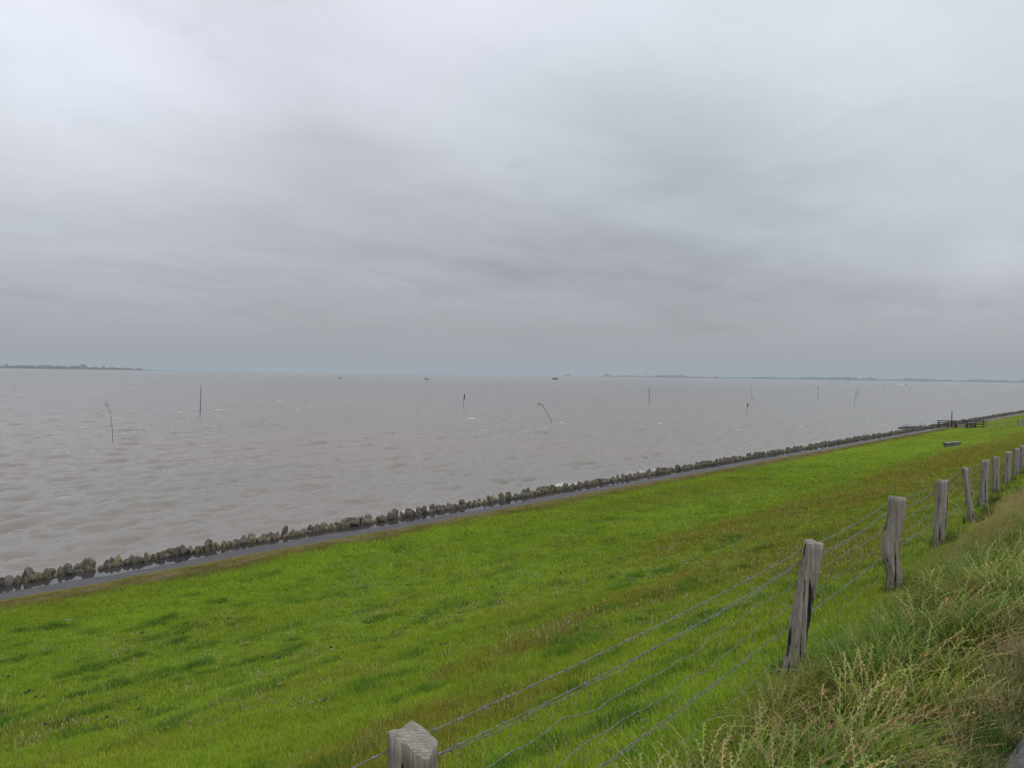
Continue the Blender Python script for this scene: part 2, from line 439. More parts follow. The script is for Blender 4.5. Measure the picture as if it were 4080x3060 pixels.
# ------------------------------------------------------------------ the dike: profile, colours, ground sheet
PV = np.array([-60, -30, -9, -4.5, -3.4, 0.55, 0.95, 2.1, 3.0, 4.44, 6.0, 8.0, 12.0, 16.0, 20.0, 25.0, 29.5, 31.3, 33.0, 34.0, 36.0, 40.0])
PH = np.array([1.0, 2.0, 5.9, 6.62, 6.70, 6.70, 6.53, 5.90, 5.50, 4.87, 4.38, 3.80, 2.72, 1.76, 1.02, 0.47, 0.20, 0.135, -0.03, -0.22, -0.9, -1.6])
def _pchip(x, y):
    h = np.diff(x); d = np.diff(y) / h; m = np.zeros_like(y)
    m[0], m[-1] = d[0], d[-1]
    for i in range(1, len(y) - 1):
        if d[i - 1] * d[i] > 0:
            w1, w2 = 2 * h[i] + h[i - 1], h[i] + 2 * h[i - 1]
            m[i] = (w1 + w2) / (w1 / d[i - 1] + w2 / d[i])
    return m
PM = _pchip(PV, PH)
def profile(v):
    v = np.clip(np.asarray(v, float), PV[0], PV[-1])
    i = np.clip(np.searchsorted(PV, v) - 1, 0, len(PV) - 2)
    h = PV[i + 1] - PV[i]; t = (v - PV[i]) / h
    return ((2 * t ** 3 - 3 * t ** 2 + 1) * PH[i] + (t ** 3 - 2 * t ** 2 + t) * h * PM[i] + (-2 * t ** 3 + 3 * t ** 2) * PH[i + 1] + (t ** 3 - t ** 2) * h * PM[i + 1])
def ground_z(u, v):
    u = np.asarray(u, float); v = np.asarray(v, float)
    z = profile(v)
    amp = sstep(0.7, 1.6, v) * (1 - sstep(29.5, 31.0, v))
    z = z + amp * ((fbm(u * 0.55, v * 0.8, 3, 3) - 0.5) * 0.16 + (fbm(u * 2.3, v * 2.6, 5, 2) - 0.5) * 0.05)
    path = sstep(30.3, 31.0, v) * (1 - sstep(33.2, 34, v))
    z = z + path * ((fbm(u * 0.22, v * 0.5, 9, 3) - 0.5) * 0.11 + (fbm(u * 1.7, v * 2.0, 8, 2) - 0.5) * 0.02)
    return z
def gz(u, v): return float(ground_z(np.array([u]), np.array([v]))[0])
def on_ground(px, py):
    d = pdir(px, py); lo, hi = 1.0, 2.0
    while hi < 4000:
        p = EYE + d * hi
        if p.z < gz(p.x, p.y): break
        lo, hi = hi, hi * 1.03
    for _ in range(30):
        mid = (lo + hi) / 2; p = EYE + d * mid
        if p.z < gz(p.x, p.y): hi = mid
        else: lo = mid
    return EYE + d * hi

def turf_colour(u, v):
    """albedo of the turf by place: bright lawn, rank dark clumps, brown seed-head bands, dry strip at the foot"""
    u = np.asarray(u, float); v = np.asarray(v, float)
    c = np.empty(u.shape + (3,)); c[...] = (0.186, 0.274, 0.020)
    n = fbm(u * 0.16, v * 0.4, 21, 4)[..., None]
    c = c * (0.82 + 0.36 * n)
    n_y = sstep(0.45, 0.7, fbm(u * 0.3, v * 0.55, 57, 3))[..., None]
    c = c * (1 - 0.5 * n_y) + np.array((0.220, 0.262, 0.022)) * 0.5 * n_y
    band = (sstep(3.2, 5.0, v) * (1 - sstep(12.5, 17, v)))
    br = np.clip(band * sstep(0.42, 0.66, fbm(u * 0.16 + 0.3 * v * 0.1, v * 0.5, 23, 4)) * 0.62 + 0.10 * band, 0, 1)
    far = sstep(15, 40, u)
    br = np.clip(br + far * band * 0.5 + 0.35 * far * sstep(0.5, 0.7, fbm(u * 0.06, v * 0.2, 44, 3)), 0, 0.9)[..., None]
    c = c * (1 - br) + np.array((0.198, 0.178, 0.022)) * br
    dk = (sstep(0.62, 0.76, fbm(u * 0.85, v * 1.9, 31, 4)) * (1 - sstep(27, 29, v)))[..., None]
    c = c * (1 - 0.42 * dk) + np.array((0.070, 0.150, 0.014)) * 0.42 * dk
    ed = 0.6 * (fbm(u * 0.5, v * 0, 41, 3) - 0.5)
    dry = sstep(28.2, 29.8, v + ed * 2)[..., None]
    c = c * (1 - dry) + np.array((0.150, 0.130, 0.035)) * dry
    ln = np.abs(v + ed * 1.5 - 29.7)
    st = (np.exp(-(ln / 0.33) ** 2) * sstep(0.42, 0.6, fbm(u * 0.8, v * 2.2, 43, 3)))[..., None]
    c = c * (1 - 0.8 * st) + np.array((0.27, 0.205, 0.125)) * 0.8 * st
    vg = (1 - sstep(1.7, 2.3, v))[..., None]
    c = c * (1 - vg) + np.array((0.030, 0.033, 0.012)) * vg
    return c

def build_ground():
    us = [-40.0]
    while us[-1] < 3200:
        u = us[-1]
        us.append(u + (1.2 if u < -6 else 0.16 if u < 26 else 0.16 + (u - 26) * 0.012))
    us = np.array(us)
    vs = np.concatenate([np.linspace(-60, -5, 12), np.linspace(-4, 0.3, 10), np.arange(0.45, 34.1, 0.15), [35, 36.5, 40]])
    U, V = np.meshgrid(us, vs, indexing='ij')
    Z = ground_z(U, V)
    # the ground sheet runs under road and path
    Z = Z - 0.03 * ((V > -3.3) & (V < 0.3)) - 0.012 * ((V > 31.15) & (V < 33.9))
    P = np.stack([U, V, Z], -1).reshape(-1, 3)
    me = np_mesh('ground', P, grid_quads(len(us), len(vs))[:, ::-1])
    c = turf_colour(U, V).reshape(-1, 3)
    vattr(me, 'gcol', 'FLOAT_COLOR', np.concatenate([c, np.ones((len(c), 1))], 1))
    tag(link('ground', me, None, M_ground), 'green grassy slope of the sea dike running down to the shore path', None, None, 'structure')
    # shore path of wet asphalt, its upper edge ragged with turf
    k = np.linspace(0, 1, 16)
    v0 = 30.85 + 0.3 * (fbm(us * 0.35, us * 0, 61, 3) - 0.5) + 0.2 * (fbm(us * 1.9, us * 0, 62, 2) - 0.5)
    VV = v0[:, None] + (33.8 - v0)[:, None] * k[None]
    UU = np.repeat(us[:, None], 16, 1)
    ZZ = ground_z(UU, VV) + 0.008
    ZZ[:, 0] -= 0.03
    me = np_mesh('shore_path', np.stack([UU, VV, ZZ], -1).reshape(-1, 3), grid_quads(len(us), 16)[:, ::-1])
    tag(link('shore_path', me, None, M_path), 'wet dark asphalt path along the foot of the dike', None, None, 'structure')
    me = np_mesh('puddle', [(-40, 31.3, .062), (900, 31.3, .062), (900, 33.75, .062), (-40, 33.75, .062)], [(0, 1, 2, 3)])
    tag(link('puddle', me, None, M_puddle), 'standing water lying along the shore path beside the boulders', None, None, 'structure')
    # crest road where the photographer stands
    v1 = 0.50 + 0.12 * (fbm(us * 0.8, us * 0, 71, 3) - 0.5)
    VV = -3.4 + (v1 + 3.4)[:, None] * np.linspace(0, 1, 10)[None]
    UU = np.repeat(us[:, None], 10, 1)
    me = np_mesh('road', np.stack([UU, VV, ground_z(UU, VV) + 0.006], -1).reshape(-1, 3), grid_quads(len(us), 10)[:, ::-1])
    tag(link('road', me, None, M_asphalt), 'grey asphalt road along the crest of the dike', None, None, 'structure')
build_ground()

# ------------------------------------------------------------------ the sea
def ocean_tile(L, N, peak, hs, seed, spread=6.0, chop=0.8, wdir=(0.12, -1.0)):
    r = np.random.default_rng(seed)
    k1 = np.fft.fftfreq(N, L / N) * 2 * np.pi
    KX, KY = np.meshgrid(k1, k1, indexing='ij')
    K = np.hypot(KX, KY); K[0, 0] = 1e9
    kp = 2 * np.pi / peak
    w = np.array(wdir) / np.hypot(*wdir)
    cosd = (KX * w[0] + KY * w[1]) / K
    Sp = np.exp(-1.25 * (kp / K) ** 2) / K ** 4.0 * (np.abs(cosd) ** spread + 0.02) * np.where(cosd < 0, 0.35, 1.0)
    Sp[0, 0] = 0
    A = np.sqrt(Sp) * (r.normal(size=K.shape) + 1j * r.normal(size=K.shape))
    h = np.real(np.fft.ifft2(A)); s = hs / 4 / h.std()
    A = A * s; h = h * s
    dx = np.real(np.fft.ifft2(-1j * A * KX / K)) * chop; dy = np.real(np.fft.ifft2(-1j * A * KY / K)) * chop
    return h, dx, dy
def samp(tile, L, x, y):
    N = tile.shape[0]
    fx = (x / L) % 1.0 * N; fy = (y / L) % 1.0 * N
    i = np.floor(fx).astype(int); j = np.floor(fy).astype(int); a = fx - i; b = fy - j
    i %= N; j %= N; i2 = (i + 1) % N; j2 = (j + 1) % N
    return (tile[i, j] * (1 - a) + tile[i2, j] * a) * (1 - b) + (tile[i, j2] * (1 - a) + tile[i2, j2] * a) * b
BREAKERS = []
def build_sea():
    step_fine = 0.0026
    ph = [math.radians(2.5)]
    while ph[-1] < math.radians(122):
        p = ph[-1]
        ph.append(p + (step_fine if p < math.radians(77) else 0.02))
    ph = np.array(ph)
    g = [1.0]
    while g[-1] < 18: g.append(g[-1] * 1.0048)
    while g[-1] < 330: g.append(g[-1] * 1.03)
    g = np.array(g)
    PHI, G = np.meshgrid(ph, g, indexing='ij')
    R = np.minimum(32.4 / np.sin(PHI) * G, 10600 + 3 * G)
    X = R * np.cos(PHI); Y = R * np.sin(PHI)
    h1, dx1, dy1 = ocean_tile(118.0, 512, 5.0, 0.37, 3, 8.0, 1.2)
    h2, dx2, dy2 = ocean_tile(37.0, 256, 2.4, 0.17, 8, 5.0, 1.0, (0.5, -1.0))
    ca, sa = math.cos(0.35), math.sin(0.35)
    X2, Y2 = X * ca - Y * sa, X * sa + Y * ca
    gust = 0.65 + 0.7 * fbm(X * 0.012, Y * 0.02, 91, 3)
    shore = sstep(33.2, 37.5, Y) * 0.75 + 0.25 * sstep(33.2, 34.2, Y)
    f1 = gust * shore * (1 - 0.8 * sstep(500, 1500, R)); f2 = gust * shore * (1 - sstep(110, 260, R))
    H1 = samp(h1, 118.0, X, Y)
    Z = H1 * f1 + samp(h2, 37.0, X2, Y2) * f2
    DX = samp(dx1, 118.0, X, Y) * f1 + samp(dx2, 37.0, X2, Y2) * f2 * 0.5
    DY = samp(dy1, 118.0, X, Y) * f1 + samp(dy2, 37.0, X2, Y2) * f2 * 0.5
    # white caps on the steepest crests
    crest = H1 / h1.std()
    gate = fbm(X * 0.035 + 3, Y * 0.07, 97, 3)
    near = sstep(60, 140, R)
    piece = sstep(0.55, 0.66, fbm(X * 0.55, Y * 0.8, 98, 2))
    foam = 0.70 * sstep(1.7, 2.4, crest * gust) * sstep(0.48, 0.54, gate) * piece * (0.15 + 0.85 * near) * (Y > 40) * (1 - 0.6 * sstep(400, 900, R))
    # wash and small breakers against the boulders
    br = sstep(0.50, 0.66, fbm(X * 0.13, X * 0, 103, 3))
    for (u0, wd, hgt, fo) in ((30.5, 1.9, 0.30, 0.75), (45.5, 2.2, 0.20, 0.8), (57.0, 5.0, 0.22, 0.9), (71.0, 4.5, 0.2, 0.8), (22.0, 1.6, 0.10, 0.35), (92.0, 7.0, 0.2, 0.6)):
        BREAKERS.append((u0, wd, hgt))
        e = np.exp(-((X - u0) / wd) ** 2)
        Z += hgt * e * np.exp(-((Y - 35.0) / 0.75) ** 2) * (0.7 + 0.6 * fbm(X * 1.8, Y * 1.8, 107, 3))
        foam += 0.42 * fo * e * np.exp(-((Y - 34.7) / 0.6) ** 2) * (0.3 + 1.2 * fbm(X * 1.6, Y * 2.2, 113, 3))
    foam += (0.10 + 0.34 * br) * np.exp(-((Y - 34.2) / (0.25 + 0.30 * br)) ** 2) * sstep(14, 26, X)
    foam += 0.30 * np.exp(-((X - 72) / 20) ** 2) * np.exp(-((Y - 34.25) / 0.35) ** 2) * (0.5 + fbm(X * 0.9, Y * 1.5, 117, 2))
    foam += 0.10 * np.exp(-((Y - 34.1) / 0.3) ** 2)
    Z -= 0.6 * (1 - sstep(33.0, 33.7, Y))
    me = np_mesh('sea', np.stack([X + DX, Y + DY, Z], -1).reshape(-1, 3), grid_quads(len(ph), len(g)))
    vattr(me, 'foam', 'FLOAT', np.clip(foam, 0, 1).ravel())
    tag(link('sea', me, None, M_sea), 'choppy grey-brown tidal sea with scattered white caps', None, None, 'structure')
build_sea()

# ------------------------------------------------------------------ haze
def build_haze():
    m, t, out = material('sea_haze')
    vol = t.node('ShaderNodeVolumePrincipled', ins={'Color': (0.575, 0.645, 0.71, 1), 'Density': 0.000125, 'Anisotropy': 0.0})
    t.t.links.new(vol.outputs[0], out.inputs['Volume'])
    b = MB(); b.box((0, 0, 33.5), (42000, 42000, 73.0))
    o = b.build('haze', m)
    tag(o, 'thin grey-blue sea haze lying over the water and the far shores', None, None, 'stuff')
build_haze()

# ------------------------------------------------------------------ boulders along the path
def rock_mesh(name, seed, shape, detail):
    r = np.random.default_rng(seed)
    sx, sy, sz = {'pointed': (.95, .9, 1.05), 'flat': (1.05, .95, .8), 'rounded': (1, 1, .95), 'leaning': (.9, .85, 1.05), 'squat': (1.3, 1, .8), 'blocky': (1, .95, 1)}[shape]
    p = r.normal(size=(26, 3)); p /= np.linalg.norm(p, axis=1)[:, None]
    p *= (0.5 * r.uniform(0.82, 1.0, (26, 1)))
    if shape in ('blocky', 'flat'): p = np.sign(p) * np.abs(p) ** 0.72 * 0.62
    p *= (sx, sy, sz)
    if shape == 'pointed': p[:, :2] *= (1.05 - 0.75 * np.clip(p[:, 2:3] / sz + 0.35, 0, 1.0))
    if shape == 'flat': p[:, 2] = np.minimum(p[:, 2], 0.3)
    if shape == 'leaning': p[:, 0] += 0.35 * p[:, 2]
    bm = bmesh.new()
    for q in p: bm.verts.new(q)
    res = bmesh.ops.convex_hull(bm, input=bm.verts)
    bmesh.ops.delete(bm, geom=[v for v in bm.verts if not v.link_faces], context='VERTS')
    if detail:
        bmesh.ops.bevel(bm, geom=list(bm.edges), offset=0.05, segments=1, affect='EDGES', clamp_overlap=True)
        for v in bm.verts:
            v.co += Vector(r.normal(size=3)) * 0.008
    bmesh.ops.recalc_face_normals(bm, faces=list(bm.faces))
    me = bpy.data.meshes.new(name); bm.to_mesh(me); bm.free()
    if detail: me.polygons.foreach_set('use_smooth', np.ones(len(me.polygons), dtype=bool))
    return me
def build_boulders():
    shapes = ['pointed', 'flat', 'rounded', 'leaning', 'squat', 'blocky']
    tones = list(STONE_TONES)
    meshes = {}
    def get(sh, var, tone, det):
        key = (sh, var, tone, det)
        if key not in meshes:
            me = rock_mesh('boulder', 100 * shapes.index(sh) + var, sh, det)
            me.materials.append(STONE_TONES[tone]); meshes[key] = me
        return meshes[key]
    rr = random.Random(5)
    stones, u = [], 2.0
    while u < 420:
        far = 1.0
        size = rr.choice([0.34, 0.38, 0.41, 0.45, 0.50]) * rr.uniform(0.92, 1.08)
        big = 'large' if size > 0.44 * (far) else 'small' if size < 0.36 * far else 'middling'
        tone = rr.choices(tones, (5, 4, 3.6, 1.6))[0]
        if u > 95: tone = rr.choices(tones, (4, 1.5, 6, 1))[0]
        sh = rr.choices(shapes, (2.4, 2, 3, 2, 2, 3))[0]
        stones.append(dict(u=u, v=33.42 + rr.uniform(-.13, .13), s=size, big=big, tone=tone, sh=sh, var=rr.randrange(3), row='front'))
        if rr.random() < 0.62:
            s2 = rr.choice([0.34, 0.40, 0.48]) * rr.uniform(.9, 1.1)
            stones.append(dict(u=u + rr.uniform(-.25, .25), v=33.72 + rr.uniform(-.10, .16), s=s2, big='large' if s2 > .44 * far else 'small' if s2 < .36 * far else 'middling',
                               tone=rr.choices(tones, (4, 3, 4, 1))[0], sh=rr.choices(shapes, (3, 1, 3, 2, 1, 3))[0], var=rr.randrange(3), row='rear'))
        u += size * rr.uniform(0.52, 0.68)
    zones = [(160, 'at left photo edge'), (445, 'left of bent withy'), (800, 'left of tall bare pole'), (1180, 'right of tall bare pole'),
             (1480, 'left of small breaker'), (1700, 'at small splashing breaker'), (2020, 'below club-topped pole'), (2400, 'below leaning withy'), (2720, 'below straight mid-sea pole'),
             (3060, 'below dark-headed stake'), (3330, 'below thin upright pole'), (3560, 'left of sunken brushwood'), (3740, 'left of rail fence'), (4200, 'beyond rail fence')]
    for s in stones:
        z = gz(s['u'], s['v'])
        s['z'] = z + s['s'] * (0.48 if s['row'] == 'front' else 0.85)
        px, py, d = to_px((s['u'], s['v'], s['z']))
        s['px'], s['show'] = px, s['s'] / d * (1.0 if -40 < px < 4120 else 0.0)
        s['zone'] = next((n for lim, n in zones if px < lim), 'far along the shore past the rail fence')
    singles = sorted([s for s in stones if s['show'] > 0], key=lambda s: -s['show'])[:300]
    ids = {id(s) for s in singles}
    rest = [s for s in stones if id(s) not in ids]
    singles.sort(key=lambda s: s['px'])
    classes = {}
    for s in singles: classes.setdefault((s['big'], s['tone'], s['sh'], s['row'], s['zone']), []).append(s)
    order = ['leftmost', 'second from left', 'third from left', 'fourth from left', 'fifth from left', 'sixth from left', 'seventh from left', 'eighth from left']
    for s in singles:
        me = get(s['sh'], s['var'], s['tone'], True)
        o = link('boulder', me)
        o.location = (s['u'], s['v'], s['z']); o.scale = (s['s'], s['s'] * rr.uniform(.85, 1.1), s['s'] * rr.uniform(1.15, 1.6))
        o.rotation_euler = (rr.uniform(-.18, .18), rr.uniform(-.18, .18), rr.uniform(-3.1, 3.1))
        grp = classes[(s['big'], s['tone'], s['sh'], s['row'], s['zone'])]
        lab = f"{s['big']} {s['tone']} {s['sh']} boulder " + ('in seaward row' if s['row'] == 'rear' else 'by path') + f", {s['zone']}"
        if len(grp) > 1: lab += ', ' + order[min(grp.index(s), 7)]
        tag(o, lab, 'boulder', 'boulders lined up between path and sea')
    vs, fs = [], []
    for s in rest:
        me = get(s['sh'], s['var'], 'mossy', False)
        a = rr.uniform(0, 6.28); ca, sa = math.cos(a), math.sin(a); o0 = len(vs)
        for v in me.vertices:
            x, y, z = v.co * s['s']; z *= 1.35; vs.append((s['u'] + x * ca - y * sa, s['v'] + x * sa + y * ca, s['z'] + z))
        fs += [tuple(i + o0 for i in p.vertices) for p in me.polygons]
    me = bpy.data.meshes.new('boulder_row'); me.from_pydata(vs, [], fs); me.update()
    tag(link('boulder_row', me, None, STONE_TONES['mossy']), 'dark boulders of the shore row running on into the distance', 'boulders', None, 'stuff')
build_boulders()

def build_spray():
    """white water thrown up where the small breakers meet the boulders"""
    b = MB(); r = random.Random(3)
    for (u0, wd, hg) in BREAKERS:
        for _ in range(int(60 * wd)):
            u = r.gauss(u0, wd * 0.6); v = r.gauss(34.35, 0.28); z = 0.10 + abs(r.gauss(0, hg * 1.0)) + 0.12
            s = r.uniform(.006, .022)
            d = Vector((r.gauss(0, 1), r.gauss(0, 1), r.gauss(0, 1.3))).normalized() * s
            e = Vector((r.gauss(0, 1), r.gauss(0, 1), r.gauss(0, 1))).normalized() * s
            n = d.cross(e).normalized() * s
            p = Vector((u, v, z))
            b.add([p + d, p - d, p + e, p - e, p + n, p - n], [(0, 2, 4), (2, 1, 4), (1, 3, 4), (3, 0, 4), (2, 0, 5), (1, 2, 5), (3, 1, 5), (0, 3, 5)])
    o = b.build('sea_spray', M_foam)
    tag(o, 'white spray flying where waves hit the boulder row', 'spray', None, 'stuff')
build_spray()

# ------------------------------------------------------------------ grass
WIND = np.array([0.80, -0.60])          # the wind blows in from the sea and along the dike
class Blades:
    def __init__(s): s.V = []; s.F = []; s.C = []
    def strip(s, pts, widths, side, cols):
        o = len(s.V); n = len(pts)
        for i in range(n):
            p = np.asarray(pts[i]); w = widths[i] / 2
            s.V.append(p - side * w); s.V.append(p + side * w); s.C.append(cols[i]); s.C.append(cols[i])
        for i in range(n - 1):
            a = o + 2 * i; s.F.append((a, a + 1, a + 3, a + 2))
    def blade(s, r, x, y, L, w, ang, lean, curl, seg, col, z0=-0.02, wind=0.0, taper=True):
        """one grass blade: leaves the ground near-upright and bends over"""
        d = np.array([math.cos(ang), math.sin(ang)]) * (1 - wind) + WIND * wind
        d = d / (np.hypot(*d) + 1e-6)
        side = np.array([-d[1], d[0], 0.0]); tw = r.uniform(-.6, .6)
        side = side * math.cos(tw) + np.array([0, 0, 1.0]) * math.sin(tw) * 0.5
        pts, wd, cs = [], [], []
        p = np.array([x, y, z0]); el = math.pi / 2 - lean
        for i in range(seg + 1):
            t = i / seg
            pts.append(p.copy())
            wd.append(w * (1 - t ** 1.7 * 0.92) if taper else w)
            k = 0.86 + 0.28 * t
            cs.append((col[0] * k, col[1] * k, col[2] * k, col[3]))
            a = el - curl * (t + 0.5 / seg)
            p = p + np.array([d[0] * math.cos(a), d[1] * math.cos(a), math.sin(a)]) * (L / seg)
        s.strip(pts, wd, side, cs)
        return pts, d
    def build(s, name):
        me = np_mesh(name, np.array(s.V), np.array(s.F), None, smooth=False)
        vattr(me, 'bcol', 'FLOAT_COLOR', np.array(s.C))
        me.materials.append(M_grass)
        return bpy.data.objects.new(name, me)
def gcol(r, v=0.22): k = r.uniform(1 - v, 1 + v); return (k * r.uniform(.88, 1.14), k, k * r.uniform(.8, 1.2), 1.0)

def tuft_lawn(seed, n, spread, h0, h1, w, seg=2, lean=0.75, wind=0.15):
    r = random.Random(seed); b = Blades()
    for _ in range(n):
        a, q = r.uniform(0, 6.28), spread * math.sqrt(r.random())
        b.blade(r, q * math.cos(a), q * math.sin(a), r.uniform(h0, h1), w * r.uniform(.7, 1.3), r.uniform(0, 6.28), r.uniform(.05, lean), r.uniform(.2, 1.1), seg, gcol(r), wind=wind)
    return b.build('grass_tuft')
def tuft_seedy(seed, n, spread, w):
    r = random.Random(seed); b = Blades()
    for _ in range(n):
        a, q = r.uniform(0, 6.28), spread * math.sqrt(r.random())
        x, y = q * math.cos(a), q * math.sin(a)
        k = r.uniform(.75, 1.25)
        st = r.random()
        col = (0.17 * k, 0.125 * k, 0.035 * k, 0.0) if st < .45 else (0.33 * k, 0.29 * k, 0.13 * k, 0.0) if st < .62 else (0.13 * k, 0.15 * k, 0.025 * k, 0.0)
        pts, d = b.blade(r, x, y, r.uniform(.07, .17), w * .5, r.uniform(0, 6.28), r.uniform(.02, .4), r.uniform(.05, .45), 2, col, wind=.35, taper=False)
        p = pts[-1]; q2 = pts[-1] + (pts[-1] - pts[-2]) * r.uniform(.3, .55)
        side = np.array([-d[1], d[0], 0.0]); hc = (col[0] * 1.25, col[1] * 1.2, col[2] * 1.3, 0.0)
        b.strip([p, (p + q2) / 2, q2], [w * .4, w * 1.5, w * .3], side, [hc] * 3)
    return b.build('seed_grass_tuft')
def tuft_clover(seed, n, spread, s):
    r = random.Random(seed); b = Blades()
    for _ in range(n):
        a, q = r.uniform(0, 6.28), spread * math.sqrt(r.random())
        x, y, h = q * math.cos(a), q * math.sin(a), r.uniform(.06, .12)
        k = r.uniform(.75, 1.1); c = (0.50 * k, 0.48 * k, 0.34 * k, 0.0)
        for an in (0, 1.05, 2.1):
            sd = np.array([math.cos(an), math.sin(an), 0])
            b.strip([np.array([x, y, h - s * .5]), np.array([x, y, h]), np.array([x, y, h + s * .4])], [s * .5, s, s * .45], sd, [c] * 3)
    return b.build('clover_heads')
# --- tall verge grasses
def tuft_tall(seed, n, spread, h0, h1, w, seg=5, curl=(.7, 1.7), wind=.62, tint=1.0, vary=.3):
    r = random.Random(seed); b = Blades()
    for _ in range(n):
        a, q = r.uniform(0, 6.28), spread * math.sqrt(r.random())
        c = gcol(r, vary)
        b.blade(r, q * math.cos(a), q * math.sin(a), r.uniform(h0, h1), w * r.uniform(.6, 1.3), r.uniform(0, 6.28), r.uniform(.05, .55), r.uniform(*curl), seg, (c[0], c[1], c[2], tint), wind=r.uniform(wind - .55, wind + .15))
    return b.build('tall_grass_tuft')
def tuft_panicle(seed, n, spread, dense=1.0):
    """flowering stems with loose beige-pink panicles bent over by the wind"""
    r = random.Random(seed); b = Blades()
    for _ in range(n):
        a, q = r.uniform(0, 6.28), spread * math.sqrt(r.random())
        k = r.uniform(.75, 1.2)
        stc = (0.25 * k, 0.25 * k, 0.085 * k, 0.0)
        pts, d = b.blade(r, q * math.cos(a), q * math.sin(a), r.uniform(.42, .72), .0026, r.uniform(0, 6.28), r.uniform(.1, .45), r.uniform(.7, 1.35), 6, stc, wind=r.uniform(.5, .85), taper=False)
        hc = (0.42 * k, 0.285 * k, 0.140 * k, 0.0) if r.random() < .72 else (0.30 * k, 0.265 * k, 0.13 * k, 0.0)
        p0, p1 = pts[-2], pts[-1] + (pts[-1] - pts[-2]) * .5
        for m in range(int(26 * dense)):
            t = r.random(); c0 = p0 + (p1 - p0) * t
            out = np.array([r.gauss(0, 1), r.gauss(0, 1), r.gauss(0, .8)]); out /= np.linalg.norm(out) + 1e-6
            ln = r.uniform(.012, .036) * (1.1 - .6 * t)
            ax = (p1 - p0) / np.linalg.norm(p1 - p0)
            e = c0 + (out * .6 + ax * .8) * ln
            sd = np.cross(ax, out); sd /= np.linalg.norm(sd) + 1e-6
            kk = r.uniform(.75, 1.25)
            b.strip([c0, (c0 + e) / 2, e], [.0016, r.uniform(.0034, .006), .001], sd, [tuple(x * kk for x in hc[:3]) + (0.0,)] * 3)
    return b.build('flowering_grass')
def tuft_rye(seed, n, spread, pale=1.0):
    """spikes with little ears set left and right up the stem"""
    r = random.Random(seed); b = Blades()
    for _ in range(n):
        a, q = r.uniform(0, 6.28), spread * math.sqrt(r.random())
        k = r.uniform(.8, 1.2) * pale
        col = (0.26 * k, 0.33 * k, 0.085 * k, 0.0) if r.random() < .72 else (0.39 * k, 0.32 * k, 0.13 * k, 0.0)
        pts, d = b.blade(r, q * math.cos(a), q * math.sin(a), r.uniform(.45, .75), .0042, r.uniform(0, 6.28), r.uniform(.1, .6), r.uniform(.5, 2.1), 8, col, wind=r.uniform(0, .75), taper=False)
        side = np.array([-d[1], d[0], 0.0])
        for i in range(3, 8):
            for j in range(3):
                t = (j + .5) / 3; c0 = pts[i] * (1 - t) + pts[i + 1] * t; ax = pts[i + 1] - pts[i]; ax = ax / np.linalg.norm(ax)
                sg = 1 if (i * 3 + j) % 2 else -1
                e = c0 + ax * .019 + side * sg * .009
                nn = np.cross(ax, side)
                b.strip([c0, (c0 + e) / 2 + side * sg * .002, e], [.003, .0085, .002], side * .8 + nn * .5, [tuple(x * 1.15 for x in col[:3]) + (0.0,)] * 3)
    return b.build('rye_grass')
def tuft_thatch(seed, n, spread):
    r = random.Random(seed); b = Blades()
    for _ in range(n):
        a, q = r.uniform(0, 6.28), spread * math.sqrt(r.random())
        k = r.uniform(.6, 1.25)
        col = (0.34 * k, 0.265 * k, 0.14 * k, 0.0)
        b.blade(r, q * math.cos(a), q * math.sin(a), r.uniform(.2, .45), .0032, r.uniform(0, 6.28), r.uniform(.7, 1.25), r.uniform(.1, .5), 4, col, z0=r.uniform(0, .10), wind=r.uniform(.2, .7))
    return b.build('dry_thatch')

def scatter(name, proto, P, scl, rz, tint, label, cat, tilt=None):
    """one 'stuff' object that sets copies of a tuft on many points"""
    n = len(P)
    if n == 0: return
    me = bpy.data.meshes.new(name); me.vertices.add(n)
    me.vertices.foreach_set('co', np.asarray(P, dtype=np.float32).ravel())
    rot = np.zeros((n, 3)); rot[:, 2] = rz
    if tilt is not None: rot[:, :2] = tilt
    vattr(me, 'rot', 'FLOAT_VECTOR', rot); vattr(me, 'scl', 'FLOAT', scl)
    vattr(me, 'tint', 'FLOAT_COLOR', np.concatenate([np.asarray(tint), np.ones((n, 1))], 1))
    o = link(name, me)
    ng = bpy.data.node_groups.new(name, 'GeometryNodeTree')
    ng.interface.new_socket('Geometry', in_out='INPUT', socket_type='NodeSocketGeometry')
    ng.interface.new_socket('Geometry', in_out='OUTPUT', socket_type='NodeSocketGeometry')
    gi = ng.nodes.new('NodeGroupInput'); go = ng.nodes.new('NodeGroupOutput')
    oi = ng.nodes.new('GeometryNodeObjectInfo'); oi.inputs['Object'].default_value = proto
    ip = ng.nodes.new('GeometryNodeInstanceOnPoints')
    ar = ng.nodes.new('GeometryNodeInputNamedAttribute'); ar.data_type = 'FLOAT_VECTOR'; ar.inputs['Name'].default_value = 'rot'
    asc = ng.nodes.new('GeometryNodeInputNamedAttribute'); asc.data_type = 'FLOAT'; asc.inputs['Name'].default_value = 'scl'
    L = ng.links.new
    L(gi.outputs[0], ip.inputs['Points']); L(oi.outputs['Geometry'], ip.inputs['Instance'])
    L(ar.outputs['Attribute'], ip.inputs['Rotation']); L(asc.outputs['Attribute'], ip.inputs['Scale'])
    L(ip.outputs[0], go.inputs[0])
    md = o.modifiers.new('scatter', 'NODES'); md.node_group = ng
    tag(o, label, cat, None, 'stuff')
    return o

